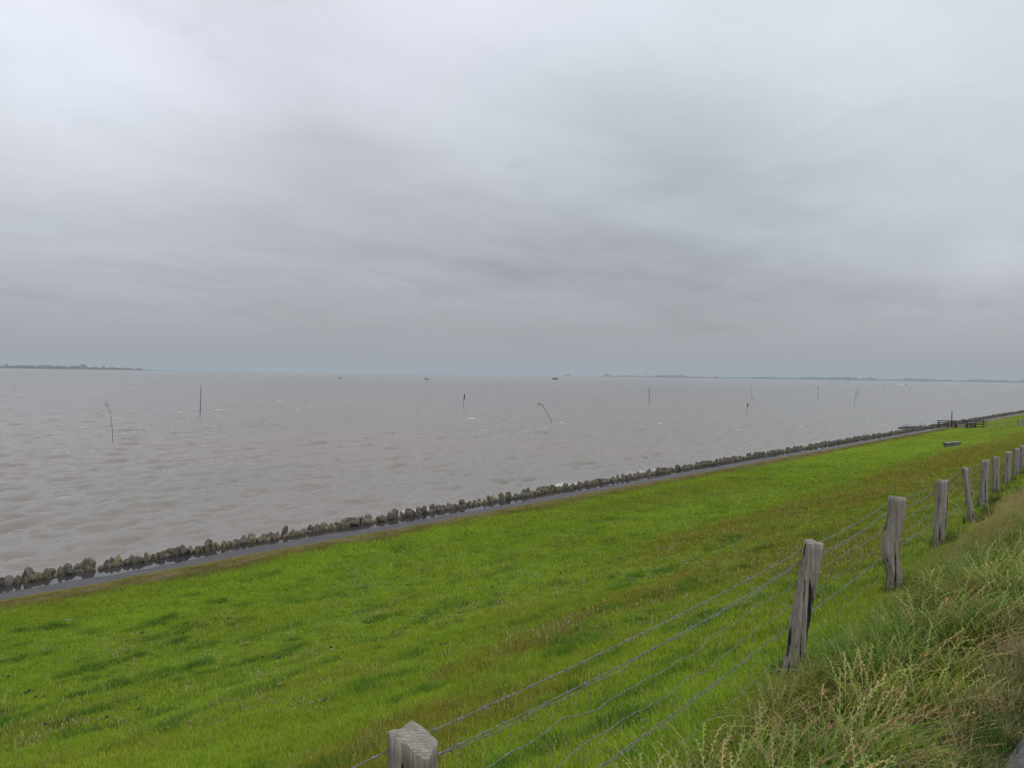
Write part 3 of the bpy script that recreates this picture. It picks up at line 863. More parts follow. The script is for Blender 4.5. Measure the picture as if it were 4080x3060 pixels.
def in_view(U, V, Z, margin=0.12):
    q = np.stack([U, V, Z - EYE.z], -1)
    zc = q @ np.array(FWD); xc = q @ np.array(RIGHT); yc = q @ np.array(UP)
    return (zc > 0.6) & (np.abs(xc) < zc * (0.666 + margin) + 0.6) & (np.abs(yc) < zc * (0.5 + margin) + 0.6), zc
def sow(n, u0, u1, v0, v1, near_power=1.0):
    """random places on the slope, thinning with distance"""
    if near_power == 1.0: U = rng.uniform(u0, u1, n)
    else: U = u0 + (u1 - u0) * rng.random(n) ** near_power
    V = rng.uniform(v0, v1, n)
    Z = ground_z(U, V)
    ok, zc = in_view(U, V, Z)
    return U[ok], V[ok], Z[ok], zc[ok]
def var_tint(c, sd=0.16):
    return np.clip(c * (1 + sd * rng.standard_normal((len(c), 1))) * (1 + 0.06 * rng.standard_normal(c.shape)), 0.004, 1)

def build_meadow():
    GL = 'short green grass of the grazed meadow on the dike slope'
    # near turf: real blades
    protos = [tuft_lawn(201 + i, 34, .085, .05, .115, .0048) for i in range(3)]
    for i, pr in enumerate(protos):
        U, V, Z, zc = sow(26000, 0.5, 15, 1.7, 13)
        k = rng.random(len(U)) < np.clip(9.0 / zc, .25, 1)
        U, V, Z = U[k], V[k], Z[k]
        sc = rng.uniform(.75, 1.35, len(U)) * np.where(V < 2.8, 1.35, 1.0)
        scatter('meadow_grass', pr, np.stack([U, V, Z], -1), sc, rng.uniform(0, 6.28, len(U)), var_tint(turf_colour(U, V) * 1.18), GL, 'grass')
    # middle distance: wider tufts
    protos = [tuft_lawn(221 + i, 40, .26, .06, .12, .010, lean=.9) for i in range(2)]
    for i, pr in enumerate(protos):
        U, V, Z, zc = sow(62000, 3, 90, 3, 29.3, 1.6)
        k = (zc > 9) & (rng.random(len(U)) < 1 - sstep(58, 80, zc))
        U, V, Z, zc = U[k], V[k], Z[k], zc[k]
        sc = rng.uniform(.7, 1.25, len(U)) * np.clip(zc / 22, .8, 1.8)
        scatter('meadow_grass', pr, np.stack([U, V, Z], -1), sc, rng.uniform(0, 6.28, len(U)), var_tint(turf_colour(U, V) * 1.18), GL, 'grass')
    # rank dark clumps
    U, V, Z, zc = sow(60000, 45, 260, 3, 29.0, 1.4)
    k = rng.random(len(U)) < sstep(48, 75, zc); U, V, Z, zc = U[k], V[k], Z[k], zc[k]
    scatter('meadow_grass', tuft_lawn(231, 40, .55, .06, .11, .028, lean=.95), np.stack([U, V, Z], -1), rng.uniform(.8, 1.3, len(U)), rng.uniform(0, 6.28, len(U)), var_tint(turf_colour(U, V) * 1.32), GL, 'grass')
    pr = tuft_lawn(240, 60, .16, .09, .20, .0065, seg=3, lean=.8)
    U, V, Z, zc = sow(90000, .5, 60, 2.2, 27, 1.5)
    n = fbm(U * 0.85, V * 1.9, 31, 4); k = (n > 0.665) & (rng.random(len(U)) < .55)
    U, V, Z = U[k], V[k], Z[k]
    scatter('rank_grass', pr, np.stack([U, V, Z], -1), rng.uniform(.6, 1.15, len(U)), rng.uniform(0, 6.28, len(U)), var_tint(np.tile((0.076, 0.160, 0.017), (len(U), 1)), .22), 'dark green rank grass clumps standing in the paler meadow', 'grass')
    # brown seed heads
    for i, (pr, u0, u1, n, s0, zmin, zmax) in enumerate(((tuft_seedy(251, 13, .12, .0062), .5, 17, 26000, 1.0, 0, 15), (tuft_seedy(252, 20, .30, .012), 4, 90, 42000, 1.0, 12, 200))):
        U, V, Z, zc = sow(n, u0, u1, 2.0, 22, 1.0 if i == 0 else 1.6)
        w = turf_colour(U, V); brown = (sstep(0.66, 1.05, w[:, 0] / w[:, 1]) * .7 + 0.09) * (.20 if i else .25)
        k = (rng.random(len(U)) < brown) & (zc > zmin) & (zc < zmax)
        U, V, Z = U[k], V[k], Z[k]
        scatter('seed_grass', pr, np.stack([U, V, Z], -1), rng.uniform(.7, 1.2, len(U)) * s0, rng.uniform(-.6, .6, len(U)), np.tile((.1, .1, .03), (len(U), 1)), 'brownish flowering grass stems in bands across the meadow', 'grass')
    # clover
    for pr, u0, u1, n, zmin, zmax in ((tuft_clover(260, 5, .16, .016), .5, 14, 5200, 0, 13), (tuft_clover(261, 7, .35, .03), 4, 50, 6500, 11, 70)):
        U, V, Z, zc = sow(n, u0, u1, 2.4, 26)
        k = (fbm(U * .35, V * .6, 77, 3) > .55) & (rng.random(len(U)) < .45) & (zc > zmin) & (zc < zmax)
        U, V, Z = U[k], V[k], Z[k]
        scatter('clover_flowers', pr, np.stack([U, V, Z], -1), rng.uniform(.7, 1.2, len(U)), rng.uniform(0, 6.28, len(U)), np.tile((.5, .5, .4), (len(U), 1)), 'small white clover heads dotted through the meadow grass', 'flowers')
    # fringe on the path edge
    pr = tuft_lawn(270, 30, .30, .05, .11, .011, lean=1.0)
    U, V, Z, zc = sow(24000, 3, 150, 29.0, 30.65, 1.3)
    scatter('dry_grass', pr, np.stack([U, V, Z], -1), rng.uniform(.6, 1.1, len(U)) * np.where(V > 30.0, .55, 1.0), rng.uniform(0, 6.28, len(U)), var_tint(turf_colour(U, V) * 1.15), 'yellow-brown dry grass along the upper edge of the wet path', 'grass')
    # straw wrack
    pr = tuft_thatch(275, 26, .22)
    U, V, Z, zc = sow(9000, 3, 110, 29.1, 30.5, 1.3)
    k = np.abs(V + 0.9 * (fbm(U * 0.5, V * 0, 41, 3) - 0.5) - 29.75) < .22
    k &= fbm(U * 0.8, V * 2.2, 43, 3) > .47
    U, V, Z = U[k], V[k], Z[k]
    scatter('straw_wrack', pr, np.stack([U, V, Z - .04], -1), rng.uniform(.5, .9, len(U)), rng.uniform(0, 6.28, len(U)), np.tile((.3, .25, .15), (len(U), 1)), 'pale straw washed up in a line above the shore path', 'straw')
build_meadow()

def verge_tint(U, V, zc):
    c = np.empty((len(U), 3)); c[...] = (0.120, 0.185, 0.017)
    n = fbm(U * 0.9, V * 1.4, 121, 3)
    lush = sstep(.56, .70, n)[:, None]; c = c * (1 - lush) + np.array((0.080, 0.180, 0.022)) * lush
    dry = np.clip(sstep(.46, .60, fbm(U * .6 + 5, V * 1.1, 123, 3)) * .45 + sstep(8, 15, zc) * .8, 0, 1)[:, None]
    c = c * (1 - dry) + np.array((0.225, 0.175, 0.030)) * dry
    return c
def build_verge():
    GL = 'long wind-blown grass on the verge between fence and road'
    def place(pr, name, n, u0, u1, v0, v1, s0, s1, label, power=1.0, keep=None, tint=None, near=None, rzs=.45, dz=0.0, holes=True):
        U, V, Z, zc = sow(n, u0, u1, v0, v1, power)
        k = np.ones(len(U), bool)
        edge = 2.3 + 0.028 * U + 0.7 * (fbm(U * 1.1, U * 0, 131, 3) - .5)
        k &= (V < edge)
        if zc.size: k &= (zc > 9) | (fbm(U * 1.5, V * 2.0, 133, 3) > (.49 if holes else 0))
        if keep is not None: k &= keep(U, V, zc)
        if near is not None: k &= (zc > near[0]) & (zc < near[1])
        U, V, Z, zc = U[k], V[k], Z[k], zc[k]
        tt = verge_tint(U, V, zc) if tint is None else np.tile(tint, (len(U), 1))
        scatter(name, pr, np.stack([U, V, Z + dz], -1), rng.uniform(s0, s1, len(U)) * (.72 + .56 * fbm(U * 1.5, V * 2.0, 133, 3)) * (0.7 + .3 * sstep(.7, 1.2, V)) * (1 - .55 * sstep(1.50, 2.0, V - .028 * U)), rng.uniform(-rzs, rzs, len(U)), var_tint(tt, .2), label, 'grass')
    for i in range(2):      # a low dense sward under the tall stems
        place(tuft_tall(295 + i, 30, .10, .10, .22, .007, seg=3, curl=(.3, 1.3), wind=.3), 'low_grass', 5800, .6, 13, .56, 2.7, .8, 1.2, 'low dark green grass under the tall stems of the verge', holes=False, rzs=3.1, tint=(0.062, 0.105, 0.014))
    for i in range(3):
        place(tuft_tall(301 + i, 15, .12, .30, .56, .0105, curl=(.9, 2.2), vary=.5), 'tall_grass', 2600, .6, 13, .74, 2.5, .6, 1.1, GL, rzs=.9)
    for i in range(2):
        place(tuft_tall(311 + i, 26, .26, .26, .5, .016, seg=4, vary=.5), 'tall_grass', 5200, 7, 70, .5, 4.6, .7, 1.1, GL, 1.5, near=(9, 200), rzs=.9)
    place(tuft_tall(318, 22, .12, .25, .5, .006, curl=(.8, 1.9), vary=.4), 'straw_grass', 300, .8, 16, .64, .90, .6, 1.0, 'beige dry grass leaning over the edge of the road', tint=(0.27, 0.22, 0.085), holes=False)
    lush = lambda U, V, zc: fbm(U * 0.9, V * 1.4, 121, 3) > .60
    place(tuft_tall(315, 30, .13, .35, .6, .010, seg=6, curl=(.6, 1.5)), 'lush_grass', 1300, .6, 12, .7, 2.2, .6, 1.0, 'bright green broad-bladed grass clumps in the verge', keep=lush, tint=(0.082, 0.190, 0.024))
    FL = 'beige-pink flowering grass heads bowed by the wind on the verge'
    nd = lambda U, V, zc: rng.random(len(U)) < .25 + .75 * sstep(.42, .56, fbm(U * .8 + 5, V * 1.3, 123, 3))
    for i in range(3):
        place(tuft_panicle(321 + i, 9, .13), 'flowering_grass', 190, .6, 14, .74, 2.4, .7, 1.05, FL, keep=nd)
    for i in range(2):
        place(tuft_panicle(331 + i, 16, .28, .7), 'flowering_grass', 1700, 8, 60, .38, 4.2, .75, 1.1, FL, 1.5, near=(9, 200))
    RL = 'pale green rye grass spikes tangled on the verge'
    rk = lambda U, V, zc: rng.random(len(U)) < .2 + .8 * sstep(.45, .6, fbm(U * .9 + 2, V * 1.2, 127, 3))
    for i in range(2):
        place(tuft_rye(341 + i, 9, .13), 'rye_grass', 1250, .6, 11, .78, 2.4, .65, 1.0, RL, keep=rk, rzs=1.2)
    TL = 'dry straw lying flat under the verge grass'
    place(tuft_thatch(351, 40, .16), 'dry_thatch', 260, .6, 12, .6, 2.3, .7, 1.1, TL, rzs=2.0, keep=lambda U, V, zc: fbm(U * .7, V, 129, 3) > .44)
    place(tuft_thatch(352, 46, .14), 'dry_thatch', 340, .8, 14, .53, .74, .6, .9, TL, rzs=1.2, holes=False)
    # a few orange flowers
    r = random.Random(9); b = MB()
    for px, py in ((3520, 2545), (3510, 2672), (3662, 2765), (3685, 2768), (3800, 2740)):
        p = on_ground(px, py + 120) + Vector((0, 0, .36))
        for k in range(6):
            a = k * 1.047
            b.add([p, p + Vector((math.cos(a - .4) * .004, math.sin(a - .4) * .004, .002)), p + Vector((math.cos(a) * .007, math.sin(a) * .007, .003)), p + Vector((math.cos(a + .4) * .004, math.sin(a + .4) * .004, .002))], [(0, 1, 2, 3)])
    tag(b.build('orange_flowers', M_orange), 'tiny orange flowers low in the verge grass beside the road', 'flowers', None, 'stuff')
build_verge()

def build_droppings():
    b = MB(); r = random.Random(21)
    U, V, Z, zc = sow(900, 4, 45, 5, 30)
    for u, v, z, q in list(zip(U, V, Z, zc))[:260]:
        if v < 12 and r.random() < .6: continue
        for _ in range(r.randrange(2, 7)):
            s = r.uniform(.016, .034); c = Vector((u + r.gauss(0, .05), v + r.gauss(0, .05), z + .045 + s * .4))
            b.add([c + Vector(q) * s for q in ((1.3, 0, 0), (-1.3, 0, 0), (0, 1, 0), (0, -1, 0), (0, 0, .8), (0, 0, -.8))], [(0, 2, 4), (2, 1, 4), (1, 3, 4), (3, 0, 4), (2, 0, 5), (1, 2, 5), (3, 1, 5), (0, 3, 5)])
    tag(b.build('sheep_droppings', M_dung), 'dark sheep droppings scattered over the meadow', 'droppings', None, 'stuff')
    for px, py, L, lab in ((1748, 2177, .22, 'short pale stick lying on the grass below the splash'), (276, 2478, .20, 'flat bleached driftwood piece near the left edge of the meadow')):
        p = on_ground(px, py); b = MB()
        ax = Vector((RIGHT.x, RIGHT.y, 0)).normalized() * L / 2
        z0 = p.z + .06
        b.tube([Vector((p.x, p.y, z0)) - ax, Vector((p.x, p.y, z0 + .015)), Vector((p.x, p.y, z0 + .005)) + ax], [.014, .018, .011], 7)
        tag(b.build('driftwood', M_paletimber), lab, 'driftwood', 'driftwood on the meadow')
    p = on_ground(1558, 2257)
    me = rock_mesh('pale_stone', 77, 'squat', True); me.materials.append(M_lid)
    o = link('pale_stone', me); o.location = (p.x, p.y, p.z + .06); o.scale = (.13, .11, .12)
    tag(o, 'small whitish stone lying in the meadow grass', 'stone')
build_droppings()

# ------------------------------------------------------------------ the near wire fence
def post_mesh(name, base, top, w, d, rz, seed, corners, slant=(0, 0), bend=(), crack=(), n=30, levels=18, mat=None):
    """a split or sawn oak post: irregular section, grooves along the grain, weathered cut top"""
    r = np.random.default_rng(seed)
    base, top = Vector(base), Vector(top)
    H = top.z - base.z
    ang = np.linspace(0, 2 * np.pi, n, endpoint=False)
    # section: rounded polygon from its corners (angle, radius factor)
    ca = np.array([c[0] for c in corners]); cr = np.array([c[1] for c in corners])
    cx, cy = np.cos(ca) * cr, np.sin(ca) * cr
    prof = []
    for a in ang:
        best = 9
        for i in range(len(ca)):
            j = (i + 1) % len(ca)
            x1, y1, x2, y2 = cx[i], cy[i], cx[j], cy[j]
            ex, ey = x2 - x1, y2 - y1; nx, ny = ey, -ex
            den = math.cos(a) * nx + math.sin(a) * ny
            if abs(den) < 1e-9: continue
            q = (x1 * nx + y1 * ny) / den
            if q > 0: best = min(best, q)
        prof.append(best)
    prof = np.array(prof); prof = 0.9 * prof + 0.05 * (np.roll(prof, 1) + np.roll(prof, -1))
    groove = np.interp(ang, np.linspace(0, 2 * np.pi, 60), r.normal(0, 1, 60))
    ts = np.concatenate([[-0.28], np.linspace(0, 1, levels)])
    V = []
    for t in ts:
        off = Vector((0, 0, 0))
        for (t0, wd, ox, oy) in bend:
            k = math.exp(-((t - t0) / wd) ** 2); off += Vector((ox, oy, 0)) * k
        c = base.lerp(top, t) + off - base
        wob = np.interp(ang, np.linspace(0, 2 * np.pi, 9), np.append((q := r.normal(0, 1, 8)), q[0]))
        k = prof * (1 + 0.030 * wob) + 0.028 * groove * (0.7 + .3 * math.sin(t * 5 + seed))
        for (a0, depth, t0, t1) in crack:
            if t0 - .03 < t < t1 + .03:
                da = np.abs((ang - a0 + np.pi) % (2 * np.pi) - np.pi)
                k = k - depth * np.exp(-(da / 0.13) ** 2)
        fl = 1.0 + 0.10 * max(0.0, .25 - t)
        x = np.cos(ang) * k * w / 2 * fl; y = np.sin(ang) * k * d / 2 * fl
        X = x * math.cos(rz) - y * math.sin(rz); Y = x * math.sin(rz) + y * math.cos(rz)
        zz = np.full(n, c.z)
        if t == 1:
            zz = zz + X * slant[0] + Y * slant[1] + np.interp(ang, np.linspace(0, 2 * np.pi, 14), np.append(tj := r.normal(0, .006, 13), tj[0])) + r.normal(0, .0015, n)
        elif t > 0.8:
            zz = zz + (X * slant[0] + Y * slant[1]) * ((t - .8) / .2)
        V += [(c.x + a, c.y + b, zc_) for a, b, zc_ in zip(X, Y, zz)]
    nl = len(ts)
    F = []
    for i in range(nl - 1):
        for k in range(n):
            k2 = (k + 1) % n
            F.append((i * n + k, i * n + k2, (i + 1) * n + k2, (i + 1) * n + k))
    # cap: inner ring and centre, a little sunken
    last = (nl - 1) * n
    cc = np.mean(np.array(V[last:last + n]), 0)
    o2 = len(V)
    for k in range(n):
        p = np.array(V[last + k]); V.append(tuple(cc + (p - cc) * .82 + np.array([0, 0, .004])))
    o3 = len(V); V.append((cc[0], cc[1], cc[2] - .003))
    caps = []
    for k in range(n):
        k2 = (k + 1) % n
        F.append((last + k, last + k2, o2 + k2, o2 + k)); caps.append(len(F) - 1)
        F.append((o2 + k, o2 + k2, o3)); caps.append(len(F) - 1)
    me = bpy.data.meshes.new(name); me.from_pydata(V, [], F); me.update()
    me.materials.append(mat or M_wood); me.materials.append(M_end)
    for i in caps: me.polygons[i].material_index = 1
    me.polygons.foreach_set('use_smooth', np.array([i not in set(caps) for i in range(len(F))]))
    return me
SQ = [(math.pi / 4 + k * math.pi / 2, 1.25) for k in range(4)]
def sq(r, j=.12): return [(math.pi / 4 + k * math.pi / 2 + r.uniform(-.16, .16), 1.2 * (1 + r.uniform(-j, j * .6))) for k in range(4)]
def build_fence():
    fence = empty('wire_fence', (6.2, 2.2, gz(6.2, 2.2)))
    tag(fence, 'weathered oak post and barbed wire fence along the dike slope in the foreground', 'fence')
    bpy.context.view_layer.update()
    rz_view = math.atan2(RIGHT.y, RIGHT.x)
    rr = random.Random(17)
    spec = []      # (base, top)
    def sp(pxb, pyb, pxt, pyt, z): return (at(pxb, pyb, z), at(pxt, pyt, z))
    P1t = at(1640, 2940, 2.76)
    spec.append(dict(b=(P1t.x + .02, P1t.y + .01, gz(P1t.x, P1t.y)), t=P1t, w=.188, d=.188, rz=rz_view, s=1, c=[(-.88, 1.30), (.20, 1.20), (1.70, 1.04), (3.14, 1.09)], slant=(RIGHT.x * -.2 + FWD.x * .30, RIGHT.y * -.2 + FWD.y * .30), lab='thick squared post with pale sloping sawn top', n=60))
    spec.append(dict(z=6.1, px=(3136, 2752, 3245, 2160), w=.172, d=.15, s=2, slant=(-.10, .05), bend=((.10, .13, -.008), (.22, .10, .010)), crack=((4.15, .13, .3, .97),), lab='leaning split post with a long crack down its left side', n=40))
    spec.append(dict(z=9.3, px=(3562, 2345, 3580, 1980), w=.225, d=.19, s=3, bend=((.42, .2, -.030), (.14, .16, .012), (.64, .15, -.006)), crack=((4.75, .16, .25, .62), (4.1, .12, .7, .95)), slant=(-.14, .02), lab='crooked S-shaped post with peeling splinters'))
    spec.append(dict(z=12.6, px=(3740, 2172, 3758, 1913), w=.205, d=.18, s=4, crack=((4.3, .15, .1, .9),), lab='straight broad post with a flat top'))
    spec.append(dict(z=15.5, px=(3872, 2075, 3845, 1864), w=.135, d=.14, s=5, lab='slim pale post leaning to the left'))
    spec.append(dict(z=18.5, px=(3922, 1985, 3929, 1833), w=.20, d=.18, s=6, crack=((4.9, .2, .05, .5),), lab='silver-grey post just left of its taller twin', m=1))
    spec.append(dict(z=21.0, px=(3968, 1962, 3967, 1820), w=.21, d=.19, s=7, lab='taller brown-grey post right of the silver-grey one'))
    spec.append(dict(z=24.3, px=(4012, 1935, 4020, 1801), w=.20, d=.18, s=8, lab='grey post with a worn slanted top', m=1))
    spec.append(dict(z=27.4, px=(4048, 1912, 4050, 1786), w=.21, d=.2, s=9, lab='post with a pale patch at its top', m=1))
    spec.append(dict(z=30.0, px=(4072, 1895, 4074, 1776), w=.2, d=.2, s=10, lab='dark-topped post at the right edge of the photo'))
    # further posts beyond the frame
    last = at(4074, 1776, 30.0)
    for k in range(1, 9):
        u = last.x + 3.6 * k; v = 4.7 + .1 * k
        z = gz(u, v); spec.append(dict(b=(u, v, z - .05), t=(u + rr.uniform(-.05, .05), v, z + 1.1), w=.2, d=.18, s=20 + k))
    u, v = -2.3, 2.05; z = gz(u, v)
    spec.insert(0, dict(b=(u, v, z), t=(u, v, z + 1.15), w=.19, d=.18, s=30))
    tops = []
    for sdef in spec:
        if 'px' in sdef: b, t = sp(*sdef['px'], sdef['z'])
        else: b, t = Vector(sdef['b']), Vector(sdef['t'])
        r = random.Random(sdef['s'] * 7)
        sl = sdef.get('slant', (r.uniform(-.08, .08), r.uniform(-.08, .08)))
        # bends are given along the photo's right direction
        bd = [(t0, wd, RIGHT.x * ox * 2.2, RIGHT.y * ox * 2.2) for (t0, wd, ox, *_) in sdef.get('bend', ())]
        me = post_mesh('post', b, t, sdef['w'] * .86, sdef['d'] * .86, sdef.get('rz', rz_view + r.uniform(-.12, .12)), sdef['s'], sdef.get('c', sq(r)), sl, bd, sdef.get('crack', ((r.uniform(3.8, 5.6), .13, .1, .9),)), sdef.get('n', 30), 20, M_wood_grey if sdef.get('m') else M_wood)
        o = link('post', me, fence)
        o.location = b - fence.location
        if 'lab' in sdef: o['label'] = sdef['lab']
        tops.append((b, t, sdef))
    # strands: heights above each foot, at the seaward face of the posts
    sea = Vector((-_r0.x * .4, .95, 0)).normalized()
    def line(drop, slack, step_for):
        pts = []
        for i in range(len(tops) - 1):
            (b0, t0, s0), (b1, t1, s1) = tops[i], tops[i + 1]
            def knot(b, t, s):
                H = 1.15; f = 1 - drop / max(t.z - b.z, .9)
                return b.lerp(t, f) + Vector((0, 1, 0)) * (s['d'] * .5 + .012)
            a, c = knot(b0, t0, s0), knot(b1, t1, s1)
            n = max(2, int((c - a).length / step_for(a)))
            for k in range(n + (1 if i == len(tops) - 2 else 0)):
                q = k / n; p = a.lerp(c, q); p.z -= slack * 4 * q * (1 - q); pts.append((p, q, i))
        return pts
    def fine(p): d = (p - EYE).length; return .022 if d < 8 else .05 if d < 14 else .14
    def barbed(drop, slack, seed, name, twin=False):
        pts = line(drop, slack, fine); b = MB(); r = random.Random(seed)
        ps = [p for p, _, _ in pts]
        L = [0.0]
        for i in range(1, len(ps)): L.append(L[-1] + (ps[i] - ps[i - 1]).length)
        for sg in (0, math.pi):
            q = []
            for i, p in enumerate(ps):
                a = L[i] / .055 * 2 * math.pi * .25 + sg
                q.append(p + Vector((0, math.cos(a), math.sin(a))) * .0017)
            b.tube(q, .0016, 5)
        # barbs
        nxt = .05
        for i, p in enumerate(ps):
            if L[i] > nxt and p.x < 26:
                nxt = L[i] + r.uniform(.11, .15)
                d = (ps[min(i + 1, len(ps) - 1)] - ps[i - 1]).normalized()
                b.tube([p - d * .008, p + d * .008], .0052, 6)
                for k in range(4):
                    a = k * 1.57 + r.uniform(-.4, .4); o = Vector((0, math.cos(a), math.sin(a)))
                    b.tube([p + d * (.006 if k % 2 else -.006), p + o * .019 + d * r.uniform(-.008, .008)], [.0014, .0007], 4)
        return b.build(name, M_wire, fence)
    def wavy(drop, slack, seed, name, amp, r0, mat=M_wire):
        pts = line(drop, slack, fine); b = MB(); r = random.Random(seed)
        ph = [r.uniform(0, 6.28) for _ in range(6)]
        q, cum = [], 0.0
        for i, (p, t, k) in enumerate(pts):
            if i: cum += (p - pts[i - 1][0]).length
            e = min(1, 8 * t * (1 - t) + .15)
            w = (math.sin(cum * 7.3 + ph[0]) * .45 + math.sin(cum * 15.7 + ph[1]) * .35 + math.sin(cum * 31 + ph[2]) * .16 + math.sin(cum * 2.6 + ph[3]) * .8) * amp * e
            w2 = math.sin(cum * 11 + ph[4]) * amp * .5 * e
            q.append(p + Vector((0, w2, w)))
        b.tube(q, r0, 5)
        # knots where the upright wires cross
        nxt = .1; cum = 0
        for i in range(1, len(q)):
            cum += (q[i] - q[i - 1]).length
            if cum > nxt and q[i].x < 16:
                nxt = cum + .155
                d = (q[i] - q[i - 1]).normalized(); b.tube([q[i] - d * .006, q[i] + d * .006], .0042, 5)
        b.build(name, mat, fence); return q
    barbed(.075, .035, 1, 'barbed_wire')
    barbed(.175, .055, 2, 'barbed_wire')
    w1 = wavy(.185, .06, 3, 'mesh_wire', .011, .0021)
    w2 = wavy(.34, .045, 4, 'mesh_wire', .020, .0021)
    w3 = wavy(.52, .04, 5, 'mesh_wire', .017, .0021)
    barbed(.70, .02, 6, 'barbed_wire')
    w4 = wavy(.705, .03, 7, 'mesh_wire', .010, .0021)
    w5 = wavy(.93, .03, 8, 'mesh_wire', .014, .0018)
    # upright stay wires of the woven mesh
    def near_pt(q, u): return min(q, key=lambda p: abs(p.x - u))
    for u in np.arange(-1.8, 15.0, .31):
        if min(abs(u - t[1].x) for t in tops) < .1: continue
        b = MB(); r = random.Random(int(u * 100))
        ch = [near_pt(q, u + r.uniform(-.02, .02)) for q in (w1, w2, w3, w4, w5)]
        pts = []
        for a, c in zip(ch, ch[1:]):
            pts += [a, a.lerp(c, .35) + Vector((r.uniform(-.012, .012), 0, 0)), a.lerp(c, .7) + Vector((r.uniform(-.012, .012), 0, 0))]
        pts.append(ch[-1])
        b.tube(pts, .0010, 4); b.build('stay_wire', M_wire, fence)
    # staples
    for (bb, t, s) in tops[1:8]:
        for drop in (.075, .175, .34, .70):
            f = 1 - drop / max(t.z - bb.z, .9); p = bb.lerp(t, f) + Vector((0, 1, 0)) * (s['d'] * .5 + .006)
            m = MB(); m.tube([p + Vector((-.008, -.02, .014)), p + Vector((-.008, .012, .012)), p + Vector((.008, .012, -.012)), p + Vector((.008, -.02, -.014))], .0022, 5)
            m.build('staple', M_rust, fence)
    # rank grass round the feet
    P, sc = [], []
    for (bb, t, s) in tops[1:11]:
        for _ in range(16):
            a = rr.uniform(0, 6.28); q = rr.uniform(.08, .24)
            u, v = bb.x + math.cos(a) * q + .10, bb.y + math.sin(a) * q - .09
            P.append((u, v, gz(u, v))); sc.append(rr.uniform(.7, 1.15))
    P = np.array(P)
    scatter('post_foot_grass', tuft_tall(360, 26, .06, .22, .46, .006, curl=(.2, 1.0), wind=.4), P, np.array(sc), rng.uniform(-.8, .8, len(P)), var_tint(np.tile((0.048, 0.074, 0.016), (len(P), 1)), .25), 'dark long grass left uncut round the feet of the fence posts', 'grass')
build_fence()

# ------------------------------------------------------------------ poles and withies in the sea
def sea_pole(pts_px, base_px, label, r0=.05, r1=.03, brush=None, club=None, mat=None, foot=None, name='sea_pole', cat='pole', group='poles standing in the shallow sea'):
    base = on_level(*base_px); z = (base - EYE).dot(FWD)
    o = empty(name, base); bpy.context.view_layer.update()
    pts = [base - Vector((0, 0, .7)), base] + [at(x, y, z) for x, y in pts_px]
    r = random.Random(int(base_px[0])); m = MB()
    full = [pts[0]]
    for a, b in zip(pts, pts[1:]):
        for k in range(1, 5):
            q = a.lerp(b, k / 4); full.append(q + Vector((r.gauss(0, .012), r.gauss(0, .012), 0)))
    r0, r1 = r0 * .60, r1 * .60
    rs = np.linspace(r0, r1, len(full))
    m.tube(full, list(rs), 7); m.build('shaft', mat or M_darkwood, o)
    if brush:
        n, L, tw = brush; b = MB(); tw = tw or .6; tip = full[-1]; d = (full[-1] - full[-4]).normalized()
        for k in range(n):
            s = full[-1 - r.randrange(0, 5)]
            e = (d * r.uniform(.5, 1.2) + Vector((r.gauss(0, .45), r.gauss(0, .45), r.gauss(0, .45)))).normalized()
            f = s + e * L * r.uniform(.4, .75); g = f + (e + Vector((r.gauss(0, .4), r.gauss(0, .4), r.gauss(0, .4)))).normalized() * L * r.uniform(.25, .5)
            b.tube([s, f, g], [.012 * tw, .009 * tw, .006 * tw], 4)
        b.build('twigs', M_twig, o)
    if club:
        t0, t1, rc = club; b = MB(); a, c = pts[1].lerp(full[-1], t0), pts[1].lerp(full[-1], t1)
        b.tube([a, a.lerp(c, .2), a.lerp(c, .75), c], [rc * .5, rc * .9, rc, rc * .6], 8); b.build('topmark', M_darkwood, o)
    if foot:
        b = MB(); b.tube([base - Vector((0, 0, .4)), base.lerp(full[-1], foot)], [r0 * 2.2, r0 * 1.6], 8); b.build('sleeve', M_darkwood, o)
    tag(o, label, cat, group)
